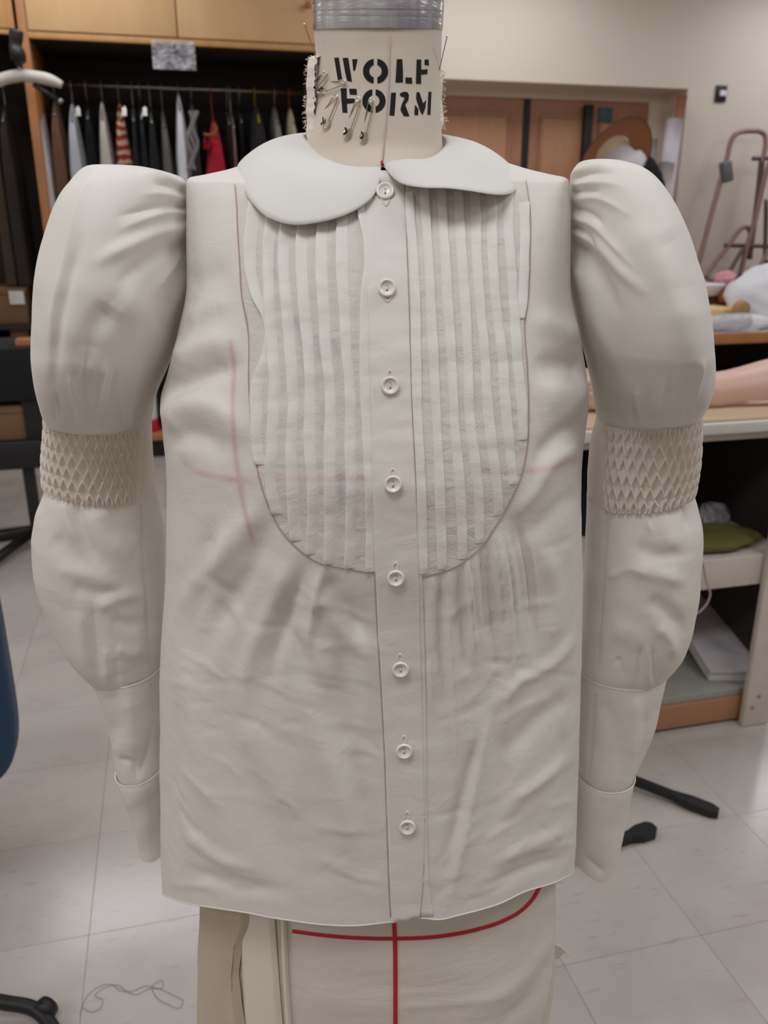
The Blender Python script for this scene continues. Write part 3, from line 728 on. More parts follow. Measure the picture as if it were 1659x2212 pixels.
c = wy(1562, 645, 4.66); cloth_lump('pink_cloth', c[0], 4.66, zt2 + .20, (.075, .06, .055), 51, M['pink'], 'pink crumpled cloth on top of the back table pile', 'cloth')
c = wy(1572, 662, 4.52); cloth_lump('orange_scrap', c[0], 4.50, zt2 + .11, (.085, .05, .05), 52, M['orange'], 'orange brown fabric scrap under the pink cloth', 'cloth')
c = wy(1590, 655, 4.42); cloth_lump('black_scrap', c[0] + .02, 4.42, zt2 + .0, (.08, .06, .16), 53, M['blackcloth'], 'black cloth scrap beside the white fabric heap', 'cloth')
c = wy(1601, 667, 4.2); solo('tape_roll', lathe([(.02, -.02), (.045, -.02), (.047, 0), (.045, .02), (.02, .02), (.018, 0)], 20, (c[0], 4.2, c[2]), (0, 1, .3)), plain('tan_tape', srgb(176, 140, 92), .6), 'tan roll of tape beside the white fabric heap', 'tape')
c = wy(1597, 615, 4.85); solo('wood_block', rot(box(c[0] - .1, c[0] + .14, 4.76, 4.9, zt2 + .0006, c[2] + .02, .006), .2, 'y', c), plain('red_brown_wood', srgb(134, 88, 68), .6), 'reddish brown wood piece behind the pile at the wall', 'wood')
c = wy(1630, 613, 4.8); cloth_lump('black_pouch', c[0] + .02, 4.72, zt2, (.11, .06, .20), 54, M['blackcloth'], 'black pouch behind the white fabric heap', 'bag')

# brown tubular frame leaning on the wall
M['browntube'] = plain('brown_tube', srgb(142, 112, 100), .4, .2, var=.08)
M['darktube'] = plain('dark_brown_tube', srgb(96, 76, 70), .4, .2, var=.08)
fr = thing('hand_truck', 'folded brown tubular hand truck leaning at the right wall', 'hand truck', (wy(1590, 620, 5.1)[0], 5.1, zt2))
def px_tube(name, pts, r, mat, par, n=50):
    return part(name, tube(cspline([wy(a, b, y) for a, b, y in pts], n), r, 10), mat, par)
px_tube('handle_frame', [(1500, 600, 5.02), (1518, 535, 5.04), (1536, 466, 5.07), (1555, 396, 5.10), (1571, 340, 5.13), (1578, 309, 5.14), (1588, 291, 5.15), (1606, 284, 5.15), (1625, 283, 5.15), (1641, 284, 5.15), (1652, 292, 5.15), (1654, 308, 5.14), (1648, 345, 5.13), (1638, 420, 5.11), (1622, 540, 5.07)], .016, M['browntube'], fr, 90)
px_tube('cross_handle', [(1626, 343, 5.09), (1645, 342, 5.09), (1690, 341, 5.09)], .014, M['darktube'], fr, 12)
px_tube('upright', [(1645, 343, 5.09), (1638, 410, 5.08), (1629, 484, 5.06), (1619, 560, 5.04)], .017, M['darktube'], fr, 20)
px_tube('upright', [(1672, 330, 5.0), (1659, 362, 5.0), (1630, 478, 5.0), (1612, 540, 5.0), (1594, 612, 5.0)], .017, M['browntube'], fr, 24)
px_tube('curved_foot', [(1621, 503, 5.03), (1616, 493, 5.03), (1606, 491, 5.03), (1595, 500, 5.03), (1573, 532, 5.03), (1549, 562, 5.02), (1524, 600, 5.0)], .015, M['browntube'], fr, 40)
px_tube('cross_bar', [(1566, 530, 5.03), (1612, 531, 5.03), (1690, 533, 5.03)], .014, M['darktube'], fr, 12)
px_tube('strut', [(1606, 536, 5.0), (1588, 566, 4.98), (1560, 612, 4.96)], .014, M['darktube'], fr, 16)
px_tube('strut', [(1660, 540, 5.0), (1642, 576, 4.98), (1620, 618, 4.96)], .014, M['browntube'], fr, 16)
px_tube('lower_bar', [(1530, 604, 5.0), (1570, 607, 5.0), (1680, 612, 5.0)], .012, M['browntube'], fr, 12)
px_tube('upright', [(1655, 430, 5.04), (1654, 500, 5.03), (1650, 600, 5.0)], .014, M['darktube'], fr, 12)
c = wy(1566, 371, 5.10)
part('clamp', rot(box(c[0] - .034, c[0] + .034, 5.06, 5.115, c[2] - .065, c[2] + .062, .01), -.28, 'y', c), plain('grey_clamp', srgb(100, 100, 104), .4), fr)

# hat on a white dress form, rolls in the corner
M['hatbrown'] = plain('brown_hat_lining', srgb(158, 100, 62), .7, var=.08); M['hatcream'] = plain('cream_hat_straw', srgb(216, 190, 160), .8, var=.05, scale=60, bmp=.3)
HY = 5.14
df = thing('white_dress_form', 'white draped dress form standing behind the back table', 'dress form', (wy(1335, 400, HY)[0], HY, 0))
bc = wy(1330, 400, HY)
part('torso', lathe([(.02, -.75), (.17, -.72), (.18, -.5), (.14, -.28), (.17, -.08), (.16, .02), (.10, .09), (.055, .13), (.05, .17), (.002, .172)], 30, (bc[0], HY, wy(1330, 360, HY)[2])), plain('white_drape', srgb(212, 210, 216), .9, var=.04), df)
part('drape', lump((bc[0] + .02, HY - .05, wy(1335, 345, HY)[2] - .06), (.16, .10, .12), 61), M['whitecloth'], df)
part('stand', tube([(bc[0], HY, 0.02), (bc[0], HY, wy(1330, 360, HY)[2] - .74)], .016, 10), M['black'], df)
part('stand_base', lathe([(.2, 0), (.2, .012), (.05, .03), (.02, .05)], 24, (bc[0], HY, 0)), M['black'], df)
ht = thing('sun_hat', 'wide brimmed cream hat with brown underside on the white form', 'hat', wy(1325, 330, HY))
hc = wy(1324, 334, HY - .05); ax = np.array([-.16, .86, .42]); ax /= np.linalg.norm(ax)
def hatbrim():
    e1 = np.cross(ax, [0, 1, 0]); e1 /= np.linalg.norm(e1); e2 = np.cross(ax, e1)
    nr, nc = 12, 72; V = []
    for i in range(nr):
        s = i / (nr - 1); r_ = .115 + s * .125
        th = np.arange(nc) / nc * 2 * np.pi
        h = -.05 * s ** 1.5 + .018 * s * np.cos(2 * th + .6) 
        V.append(hc + (r_ * np.cos(th))[:, None] * e1 * 1.05 + (r_ * np.sin(th))[:, None] * e2 + h[:, None] * ax)
    return np.array(V)
Pb = hatbrim()
def shell(P, off, wrap=True):
    V, f = gm(P, wrap); N = gnormals(P, wrap).reshape(-1, 3); return np.concatenate([V, V + N * off]), np.concatenate([f, f[:, ::-1] + len(V)])
s_ = np.sign(np.mean(gnormals(Pb) @ ax)) or 1
part('brim_underside', gm(Pb), M['hatbrown'], ht, label='brown brim underside')
part('brim', gm(Pb + ax * .004), M['hatcream'], ht)
part('brim_edge', tube(np.concatenate([Pb[-1], Pb[-1][:1]]) + ax * .002, .004, 6, False), plain('dark_brim_binding', srgb(70, 48, 36), .8), ht)
part('crown', lathe([(.115, .0), (.112, .03), (.104, .065), (.082, .085), (.03, .095), (.002, .096)], 36, hc, ax), M['hatcream'], ht)
M['paper'] = plain('white_paper', srgb(220, 216, 220), .8, var=.03)
def roll(name, p0, p1, r, mat, label, cat):
    s = np.linspace(0, 1, 14)[:, None]; P = np.asarray(p0) * (1 - s) + np.asarray(p1) * s
    V, Fs = tube(P, r, 16, False); V2, _ = tube(P, r * .55, 16, False)
    n = len(V); Fs2 = [tuple(i + n for i in f[::-1]) for f in Fs]
    rim = [(k_, (k_ + 1) % 16, n + (k_ + 1) % 16, n + k_) for k_ in range(16)]
    rim2 = [((13 * 16) + (k_ + 1) % 16, (13 * 16) + k_, n + 13 * 16 + k_, n + 13 * 16 + (k_ + 1) % 16) for k_ in range(16)]
    return solo(name, (np.concatenate([V, V2]), Fs + Fs2 + rim + rim2), mat, label, cat)
def floor_pt(p, lean): return (p[0] + lean[0], p[1] + lean[1], .002)
tp = wy(1474, 206, 5.22); roll('cardboard_tube', floor_pt(tp, (-.12, -.06)), tp, .03, wood('tube_card', srgb(176, 124, 92), srgb(160, 108, 78)), 'brown cardboard tube leaning in the door recess corner', 'tube')
tp = wy(1458, 258, 5.12); roll('paper_roll', floor_pt(tp, (-.1, -.05)), tp, .05, M['paper'], 'tall white paper roll leaning by the recess corner', 'paper roll')
tp = wy(1441, 352, 5.08); roll('paper_roll', floor_pt(tp, (-.22, -.02)), tp, .05, plain('pinkish_paper', srgb(214, 204, 204), .8), 'shorter pinkish white paper roll left of the tall roll', 'paper roll')
tp = wy(1413, 300, 5.35); roll('clear_tube', floor_pt(tp, (-.02, 0)), tp, .025, plain('pale_grey_tube', srgb(196, 194, 190), .3), 'pale grey tube standing in the door recess behind the black bag', 'tube')
c = wy(1412, 372, 4.95); cloth_lump('black_bag', c[0], 5.0, c[2] - .22, (.09, .09, .17), 71, M['blackcloth'], 'black bag on a post right of the sun hat', 'bag')
solo('bag_post', tube([(c[0], 5.0, .0), (c[0], 5.0, c[2] - .22)], .02, 10), M['black'], 'black post carrying the black bag behind back table', 'post')

# ================================================================== FLOOR THINGS
# black stand base at right
sb = thing('stand_base', 'black metal stand base with two splayed feet on the floor', 'stand', (.98, 1.47, 0))
def leg_bar(p0, p1, w0, w1, h):
    p0 = np.asarray(p0, float); p1 = np.asarray(p1, float); d = p1 - p0; d /= np.linalg.norm(d); n_ = np.array([-d[1], d[0], 0]); n_ /= np.linalg.norm(n_)
    V = []
    for p, w_ in ((p0, w0), (p0 * .25 + p1 * .75, w0), (p0 * .15 + p1 * .85, w1), (p0 * .04 + p1 * .96, w1), (p1, w1 * .5)):
        for a, b in ((-1, 0), (1, 0), (1, 1), (-1, 1)): V.append([*(p + n_ * a * w_)[:2], max(0, p[2] - h / 2) + b * h])
    Fs = [tuple(q_) for q_ in grid(5, 4, True)] + [(3, 2, 1, 0), (16, 17, 18, 19)]
    return np.array(V), Fs
part('foot_leg', leg_bar(wz(1180, 1612, .05), wz(1552, 1757, .012), .009, .017, .02), M['black'], sb, False)
part('foot_leg', leg_bar(wz(1190, 1862, .02), wz(1413, 1791, .012), .010, .019, .024), M['black'], sb, False)
part('cross_piece', tube([wz(1182, 1612, .05), wz(1186, 1740, .03), wz(1192, 1860, .02)], .012, 8), M['black'], sb)
# thread tangle on the floor
M['lint'] = plain('grey_thread', srgb(110, 104, 98), .9)
q = [(172, 2192), (190, 2150), (215, 2130), (240, 2126), (262, 2140), (285, 2141), (310, 2131), (345, 2136), (375, 2150), (395, 2162), (390, 2176), (360, 2168), (335, 2150), (330, 2128), (350, 2118), (352, 2132), (320, 2136), (295, 2148), (272, 2140), (255, 2128), (220, 2136), (205, 2150), (222, 2160), (214, 2180), (196, 2186), (180, 2176)]
q3 = [wz(a, b, .0012 + .0006 * (i % 3)) for i, (a, b) in enumerate(q)]
solo('thread_tangle', tube(cspline(q3, 260), .0004, 5), M['lint'], 'loose grey thread tangle lying on the floor tiles', 'thread')
# blue office chair at the left edge
M['navy'] = fabric('navy_upholstery', srgb(38, 62, 88), transl=0, wrinkle=.1, rough=.9)
ch = thing('office_chair', 'navy blue upholstered office chair at the left edge', 'chair', (-.78, 1.42, 0))
ce = wy(15, 1400, 1.42)
def cushion(c, r, p=4.0, n=36):
    u = np.linspace(-np.pi/2, np.pi/2, n); v = np.arange(n * 2) / (n * 2) * 2 * np.pi; U, Vv = np.meshgrid(u, v, indexing='ij')
    f = lambda x, e: np.sign(x) * np.abs(x) ** e
    e = 2.0 / p
    P = np.stack([f(np.cos(U), e) * f(np.cos(Vv), e), f(np.cos(U), e) * f(np.sin(Vv), e), f(np.sin(U), e)], -1) * np.asarray(r) + np.asarray(c)
    return gm(P)
zt_, zb2 = wy(-30, 1110, 1.42)[2], wy(-10, 1700, 1.42)[2]
part('backrest', cushion((ce[0] - .232, 1.42, (zt_ + zb2) / 2), (.232, .045, (zt_ - zb2) / 2), 4.6), M['navy'], ch)
part('seat', cushion((ce[0] - .36, 1.66, .45), (.24, .24, .045), 4), M['navy'], ch)
part('back_bracket', tube(cspline([(ce[0] - .24, 1.47, .6), (ce[0] - .24, 1.49, .45), (ce[0] - .25, 1.55, .39), (ce[0] - .36, 1.66, .39)], 20), .018, 8), M['black'], ch)
part('gas_column', tube([(ce[0] - .36, 1.66, .09), (ce[0] - .36, 1.66, .41)], .025, 12), M['black'], ch)
hub = np.array([ce[0] - .36, 1.66, .09])
for i in range(4):
    a = R(i * 72 + 75); e_ = hub + [.26 * math.cos(a), .31 * math.sin(a), -.025]
    lgp = part('base_leg', tube([hub, hub * .5 + e_ * .5 + [0, 0, .012], e_], [.024, .02, .016], 8), M['black'], ch)
    part('caster', lathe([(.004, -.016), (.026, -.016), (.028, 0), (.026, .016), (.004, .016)], 16, e_ + [0, 0, -.037], (math.sin(a), -math.cos(a), 0)), M['black'], lgp)
p1 = wz(78, 2182, .028)
part('base_leg', tube(cspline([wz(-110, 2150, .05), wz(10, 2166, .04), p1, wz(104, 2206, .02), wz(125, 2240, .014)], 24), .013, 8), M['black'], ch)
part('caster', lathe([(.004, -.012), (.020, -.012), (.022, 0), (.020, .012), (.004, .012)], 16, wz(97, 2182, .024), (.5, .8, 0)), M['black'], ch)

# ================================================================== DRESS FORM
YC = .755
BODY = [  # u left, u right, y front, y back, exponent, by row v (silhouette seen at depth YC)
 (322, 656, 962, .715, .825, 2.0), (338, 590, 1040, .705, .835, 2.0), (352, 535, 1098, .700, .84, 2.1), (366, 490, 1145, .698, .845, 2.2),
 (377, 440, 1192, .698, .85, 2.3), (386, 404, 1228, .698, .852, 2.4), (420, 402, 1231, .690, .86, 2.5), (470, 402, 1233, .675, .865, 2.5), (520, 402, 1233, .662, .87, 2.5),
 (610, 403, 1232, .645, .88, 2.5), (700, 386, 1250, .632, .885, 2.5), (790, 362, 1266, .620, .885, 2.5), (850, 346, 1272, .613, .88, 2.5),
 (900, 350, 1266, .607, .88, 2.4), (960, 357, 1258, .603, .875, 2.4), (1100, 359, 1256, .603, .872, 2.4), (1250, 357, 1256, .608, .872, 2.4),
 (1400, 351, 1252, .608, .872, 2.4), (1500, 349, 1248, .606, .872, 2.4), (1700, 351, 1243, .602, .872, 2.4), (1850, 355, 1236, .598, .872, 2.4), (1925, 358, 1231, .596, .872, 2.4)]
def neck_drop(P, s, ph, vrow):
    t = np.clip((430 - vrow) / 108, 0, 1)[:, None]
    P[..., 2] -= .0185 * t * np.clip(np.cos(ph), 0, 1)[None, :] ** .8
    return P
def body_rows(inset_px=0, dy=0.0):
        return [(a[1] + inset_px, a[0], a[2] - inset_px, a[0], YC, YC - a[3] - dy, a[4] - YC - dy, a[5]) for a in BODY]
form = thing('dress_form', 'cream muslin dress form with stencilled neck wearing the ivory blouse', 'dress form', (0, .75, 0), heading=True)
NY = .778
neck_rows = [(676, -60, 957, -60, NY, .0575, .0575, 2), (678, 66, 955, 66, NY, .057, .057, 2), (682, 120, 953, 120, NY, .056, .056, 2), (680, 200, 952, 200, NY, .056, .056, 2),
             (672, 262, 953, 262, NY, .058, .058, 2), (661, 320, 956, 320, NY, .060, .06, 2), (652, 372, 966, 372, NY - .005, .066, .066, 2)]
def neck_tilt(P, ph):
    v = proj(np.stack([P[:, 0, 0] * 0, P[:, 0, 1] * 0 + NY, P[:, 0, 2]], -1))[1]
    P[..., 2] += .17 * np.clip((230 - v) / 160, 0, 1)[:, None] * (P[..., 1] - NY); return P
P, N, s, ph = loft(neck_rows, 90, 100, 60); P = neck_tilt(P, ph)
part('neck', gm(P), M['muslin'], form); NECK = Surf(*gm(P))
# clear tape wound round the top of the neck, in turns
def tape_mat():
    m, nt, bs = principled('silver_tape'); v = coords(nt, scale=(60, 60, 260)); n = noise_node(nt, v, 1, 3)
    v2 = coords(nt, scale=(34, 34, 5)); n2 = noise_node(nt, v2, 1, 3, .6)
    c_ = mixc(nt, ramp(nt, n2, .35, .65), srgb(140, 132, 142), srgb(188, 188, 184))
    nt.links.new(c_, bs.inputs['Base Color']); bs.inputs['Roughness'].default_value = .2; bs.inputs['Metallic'].default_value = .25
    bump(nt, bs, n, .25); return m
M['tape'] = tape_mat()
def tape_turn(v0, v1, ex):
    a = 678 + (v0 - 66) * .015; rows = [(a - ex + 1, v0, 956 + ex - 1, v0, NY, .058 + ex * .0004, .058 + ex * .0004, 2), (a - ex, v0 + 1, 956 + ex, v0 + 1, NY, .0585 + ex * .0004, .0585 + ex * .0004, 2),
            (a - ex, v1 - 1, 956 + ex, v1 - 1, NY, .0585 + ex * .0004, .0585 + ex * .0004, 2), (a - ex + 1, v1, 956 + ex - 1, v1, NY, .058 + ex * .0004, .058 + ex * .0004, 2)]
    P, N, s, ph = loft(rows, 12, 90, 50); return gm(neck_tilt(P, ph))
tp_ = part('tape_wrap', tape_turn(-66, 65, 1.0), M['tape'], form)
for v0, v1, ex in ((-22, 43, 1.9), (0, 29, 2.8), (-64, 10, 3.4)):
    part('tape_turn', tape_turn(v0, v1, ex), M['tape'], tp_)
P, N, s, ph = loft([(677, -60, 956, -60, NY, .0575, .0575, 2), (690, -75, 943, -75, NY, .052, .052, 2), (760, -92, 870, -92, NY, .02, .02, 2), (812, -94, 818, -94, NY, .001, .001, 2)], 20, 60, 40); P = neck_tilt(P, ph)
part('neck_cap', gm(P), M['partwood'], form)
# seam down the neck, red tack
part('neck_seam', tube(NECK.pts([(843, 66), (842, 120), (841, 180), (836, 250), (830, 310), (826, 356)], .0002), .0005, 6), M['seam'], form)
part('red_tack', tube(NECK.pts([(824, 352), (826, 360), (829, 366)], .002), .0011, 8), M['red_thread'], form, label='small red thread tack')
# torso under the blouse and the hips below it
tr_rows = [r for r in body_rows(30, .018) if r[1] < 1300]
hips = [(445, 1480, 1180, 1480, YC - .01, .115, .10, 2.2), (436, 1700, 1196, 1700, .745, .12, .10, 2.2), (436, 1950, 1200, 1950, .735, .118, .11, 2.2),
        (434, 2100, 1196, 2100, .73, .115, .11, 2.2), (432, 2212, 1174, 2212, .725, .11, .11, 2.2), (436, 2420, 1120, 2420, .72, .10, .10, 2.2), (520, 2520, 1060, 2520, .72, .06, .06, 2.2)]
P, N, s, ph = loft(tr_rows + hips, 150, 110, 60)
P = neck_drop(P, s, ph, proj(np.stack([P[:, 0, 0] * 0, P[:, 0, 1] * 0 + YC, P[:, 0, 2]], -1))[1])
part('torso', gm(P), M['muslin'], form); HIP = Surf(*gm(P))
zl = P[-1, :, 2].mean()
part('pole', tube([(0.0, .72, .03), (0.0, .72, zl + .05)], .018, 12), M['black'], form)
for i in range(4):
    a = R(45 + 90 * i); e_ = np.array([.24 * math.cos(a), .72 + .24 * math.sin(a), .02])
    part('base_leg', tube([(0, .72, .07), (0.5 * e_[0], .72 + .5 * (e_[1] - .72), .06), e_], [.02, .016, .014], 8), M['black'], form)
# stencilled letters: WOLF / FORM
def ring_half(cx, cy, rx, ry, ix, iy, side, gap=13, n=16):
    t = np.linspace(-1, 1, n); a0 = math.acos(min(1, gap / rx)); a1 = math.acos(min(1, gap / ix))
    o = [(cx + side * rx * math.cos(a0 * q), cy + ry * math.sin(a0 * q)) for q in t]
    i_ = [(cx + side * ix * math.cos(a1 * q), cy + iy * math.sin(a1 * q)) for q in t[::-1]]
    return o + i_
LET = [
 [[(508, 518), (548, 516), (580, 722), (542, 727)], [(583, 520), (632, 518), (648, 620), (666, 734), (622, 722), (600, 620)], [(668, 532), (716, 530), (694, 630), (678, 634)]],
 [ring_half(876, 638, 112, 112, 56, 58, -1, 17), ring_half(876, 638, 112, 112, 56, 58, 1, 17)],
 [[(1066, 532), (1114, 530), (1120, 640), (1120, 738), (1054, 740), (1060, 640)], [(1143, 694), (1200, 696), (1203, 750), (1143, 746)]],
 [[(1243, 534), (1284, 534), (1282, 640), (1282, 752), (1236, 750), (1240, 640)], [(1314, 534), (1350, 534), (1352, 588), (1314, 582)], [(1283, 624), (1340, 622), (1338, 664), (1283, 670)]],
 [[(566, 793), (618, 793), (620, 900), (625, 1012), (582, 1008), (572, 900)], [(640, 795), (706, 797), (710, 850), (648, 848)], [(619, 884), (692, 884), (690, 922), (622, 930)]],
 [ring_half(862, 905, 104, 106, 50, 54, -1, 15), ring_half(862, 905, 104, 106, 50, 54, 1, 15)],
 [[(1015, 832), (1058, 830), (1052, 930), (1044, 1036), (1000, 1034), (1008, 930)], [(1092, 838), (1130, 822), (1160, 826), (1174, 852), (1168, 900), (1140, 938), (1158, 990), (1178, 1040), (1130, 1042), (1098, 985), (1112, 930), (1132, 892), (1130, 870), (1100, 864)]],
 [[(1228, 939), (1259, 980), (1255, 1033), (1222, 1030)], [(1242, 827), (1267, 827), (1300, 927), (1303, 981), (1296, 1031), (1278, 1005), (1257, 944), (1238, 883)], [(1300, 926), (1327, 897), (1320, 969), (1296, 1031)], [(1349, 823), (1374, 823), (1366, 1030), (1338, 1028)]],
]
for L_ in LET:
    gs = []
    for poly in L_:
        bm = bmesh.new(); vs = [bm.verts.new((x, y, 0)) for x, y in poly]; bm.faces.new(vs)
        bmesh.ops.triangulate(bm, faces=bm.faces[:])
        for _ in range(3):
            ed = [e for e in bm.edges if e.calc_length() > 26]
            if not ed: break
            bmesh.ops.subdivide_edges(bm, edges=ed, cuts=1, use_grid_fill=True)
            bmesh.ops.triangulate(bm, faces=bm.faces[:])
        V, Fs = bm_geo(bm)
        gs.append((NECK.pts([(600 + x / 4.1475, y / 4.1475) for x, y, _ in V], .00035), Fs))
    part('stencil_letter', join(*gs), M['ink'], form, label='black stencilled letter')
# frayed muslin edges on the neck
def fray(pts, y0, name, sd, side):
    rr = np.random.RandomState(sd); pts = cspline(pts, 40); L = [hp(u, v, y0) for u, v in pts]; Rr = [hp(u + side * (15 + 6 * rr.rand()), v, y0 - .016) for u, v in pts]
    V = np.concatenate([L, Rr]); f = [(i, i + 1, 41 + i, 40 + i) for i in range(39)]
    o = part(name, (V, f), M['muslin_pale'], form)
    gs = []
    for _ in range(46):
        k = rr.randint(1, 39); p = np.array(L[k]); a = rr.uniform(-1.0, 1.0); l = rr.uniform(.001, .0042)
        e_ = p + np.array([-side * math.cos(a) * l, rr.uniform(-.003, .003), math.sin(a) * l])
        gs.append(tube([p, (p + e_) / 2 + rr.normal(0, .0005, 3), e_], .00022, 4))
    part('frayed_threads', join(*gs), M['muslin_pale'], o, kind='stuff')
fray([(679, 120), (668, 124), (664, 140), (663, 165), (661, 180), (663, 205), (661, 240), (663, 262), (661, 285), (663, 300)], .768, 'frayed_edge', 3, 1)
fray([(953, 150), (957, 165), (956, 190), (955, 215), (958, 245), (959, 262), (954, 280)], .772, 'frayed_edge', 4, -1)

# muslin wrapped over the hips: sheets of cloth standing off the form
def sheet(uL, uR, v0, v1, off, nu=40, nv=40, surf=HIP, edge=.004, wob=0, fl=(), seed=1):
    vs = np.linspace(v0, v1, nv); P = np.zeros((nv, nu, 3))
    for i, v in enumerate(vs):
        a, b = np.interp(v, *zip(*[(q[1], q[0]) for q in uL])), np.interp(v, *zip(*[(q[1], q[0]) for q in uR]))
        for j in range(nu):
            t = j / (nu - 1); e = min(1, min(t, 1 - t) * 8)
            P[i, j] = surf.hit(a + (b - a) * t, v, off * (.35 + .65 * e), .76)[0]
    N = gnormals(P, False)
    if np.mean(N[..., 1]) > 0: N = -N
    P = P + N * folds(P, N, fl)[..., None]
    if wob: P = P + N * (noise(P, .09, seed) * wob)[..., None]
    V, f = gm(P, False); return V, f, P
V, f, Pw = sheet([(616, 1900), (617, 2000), (622, 2110), (628, 2212), (634, 2330)], [(1196, 1900), (1197, 2000), (1190, 2100), (1164, 2212), (1140, 2330)], 1900, 2330, .006, 120, 70,
    wob=.0012, fl=[([(1185, 1990), (1150, 2090), (1080, 2150), (1000, 2190)], 20, 3), ([(1190, 2060), (1150, 2150), (1060, 2230)], 16, -3), ([(700, 2060), (820, 2080), (1000, 2070)], 30, 1.5), ([(650, 2150), (800, 2170), (900, 2160)], 30, 1.5), ([(860, 2175), (1000, 2165), (1110, 2140)], 7, 1.5), ([(1195, 1960), (1180, 2010), (1150, 2060)], 14, -2.5)])
part('wrap_front', (V, f), M['muslin_wrap'], form); WRAP = Surf(V, f)
V, f, _ = sheet([(500, 1900), (520, 2000), (526, 2110), (530, 2212), (534, 2330)], [(590, 1900), (596, 2000), (604, 2110), (612, 2212), (618, 2330)], 1900, 2330, .005, 30, 50, wob=.0008)
part('wrap_middle', (V, f), M['muslin_pale'], form)
V, f, _ = sheet([(443, 1900), (441, 2000), (438, 2100), (437, 2212), (438, 2330)], [(552, 1900), (546, 1990), (530, 2040), (523, 2100), (528, 2160), (536, 2212), (540, 2330)], 1900, 2330, .012, 40, 50, wob=.002, fl=[([(500, 1960), (500, 2100), (490, 2212)], 22, -4)])
part('wrap_side', (V, f), M['muslin_tan'], form)
V, f, _ = sheet([(611, 1900), (613, 2000), (616, 2110), (622, 2212), (628, 2330)], [(619, 1900), (622, 2000), (627, 2110), (634, 2212), (640, 2330)], 1900, 2330, .0085, 6, 60, wob=.001)
part('wrap_edge', (V, f), M['muslin_pale'], form)
def tag_cloth(pts, y, th=.0015):
    P = np.array([hp(a, b, y) for a, b in pts]); return extrude_poly(P, (0, th, 0))
part('loose_edge', tag_cloth([(452, 2010), (438, 2030), (428, 2060), (430, 2110), (425, 2160), (428, 2212), (424, 2300), (470, 2300), (470, 2010)], .80), M['lilac_cloth'], form, False)
part('loose_edge', tag_cloth([(1180, 2040), (1200, 2040), (1212, 2046), (1224, 2057), (1214, 2063), (1208, 2072), (1190, 2072)], .78), M['muslin_pale'], form, False)
def tape_strip(path, wpx, surf, off, n=80):
    Q = cspline(path, n); T = np.gradient(Q, axis=0); T /= np.linalg.norm(T, axis=1)[:, None]; Nn = np.stack([-T[:, 1], T[:, 0]], 1)
    P = np.stack([surf.pts(Q + Nn * wpx * k, o) for k, o in ((-.5, off * .2), (-.42, off), (.42, off), (.5, off * .2))], 1)
    return gm(P, False)
part('hip_tape', tape_strip([(632, 2011), (700, 2020), (780, 2026), (855, 2027), (950, 2022), (1030, 2007), (1090, 1987), (1125, 1967), (1150, 1942), (1166, 1915)], 7.5, WRAP, .001), M['tape_red'], form, label='red marking tape')
part('centre_tape', tape_strip([(850, 1960), (853, 2030), (854, 2120), (854, 2212), (854, 2300)], 9.5, WRAP, .0013), M['tape_red'], form, label='red marking tape')

# ================================================================== PINS on the neck
def wire(pts, r=.00045): return tube(cspline(pts, 24), r, 6)
def safety_pin(coil, clasp, open_px, label, surf=NECK, lift=.0022):
    c0, c1 = np.array(coil, float), np.array(clasp, float); d = c1 - c0; L = np.linalg.norm(d); d /= L; n = np.array([-d[1], d[0]])
    base, _ = surf.hit(*coil); t = thing('safety_pin', label, 'safety pin', base, 'safety pins on the neck', heading=True)
    P = lambda a, b, h=lift: surf.hit(*(c0 + d * a + n * b), h, .77)[0]
    th = np.linspace(0, 2 * np.pi * 1.6, 26)
    coilp = [P(5 - 4.6 * math.cos(q), 4.4 * math.sin(q), lift + .0012 * q / 10) for q in th]
    part('coil', tube(np.array(coilp), .00036, 6), M['steel_bright'], t)
    part('fixed_wire', wire([P(4, -5), P(L * .4, -5), P(L - 12, -4.5)]), M['steel'], t)
    part('needle_wire', wire([P(4, 5), P(L * .35, 5 + open_px * .4, .0008), P(L * .62, 5 + open_px, -.0005)]), M['steel'], t)
    G = np.array([[P(L - 12 + 20 * a, (7.5 if a < .6 else 7.5 * math.sqrt(max(0.02, 1 - ((a - .6) / .42) ** 2))) * b, lift - .0004 + .0014 * (1 - b * b) * (1 - .5 * a)) for b in np.linspace(-1, 1, 7)] for a in np.linspace(0, 1, 9)])
    V, f = gm(G, False); V2 = V + (V - V.mean(0)) * .04 + (CAMP - V) / np.linalg.norm(CAMP - V, axis=1)[:, None] * .0004
    cl = part('clasp', (np.concatenate([V, V2]), np.concatenate([f, f[:, ::-1] + len(V)])), M['steel_bright'], t)
    part('clasp_lip', tube(np.array([P(L - 12, 5, lift + .0016), P(L - 4, 0, lift + .0022), P(L + 3, 4, lift + .0016)]), .0007, 6), M['black'], cl)
safety_pin((731, 206), (706, 270), 14, 'safety pin lowest at the left of the neck front')
safety_pin((777, 212), (751, 291), 4, 'middle one of three safety pins hanging below the stencilled letters')
safety_pin((803, 214), (785, 300), 0, 'rightmost safety pin, hanging over the stencilled O of the lower line')
safety_pin((751, 176), (695, 199), 10, 'safety pin lying nearly level from the stencilled W')
safety_pin((711, 156), (676, 200), 8, 'upper safety pin slanting left of the stencilled W')
safety_pin((677, 151), (671, 208), 2, 'upright safety pin at the frayed left edge of the neck')
safety_pin((688, 214), (668, 236), 3, 'small slanting safety pin low at the frayed left edge')
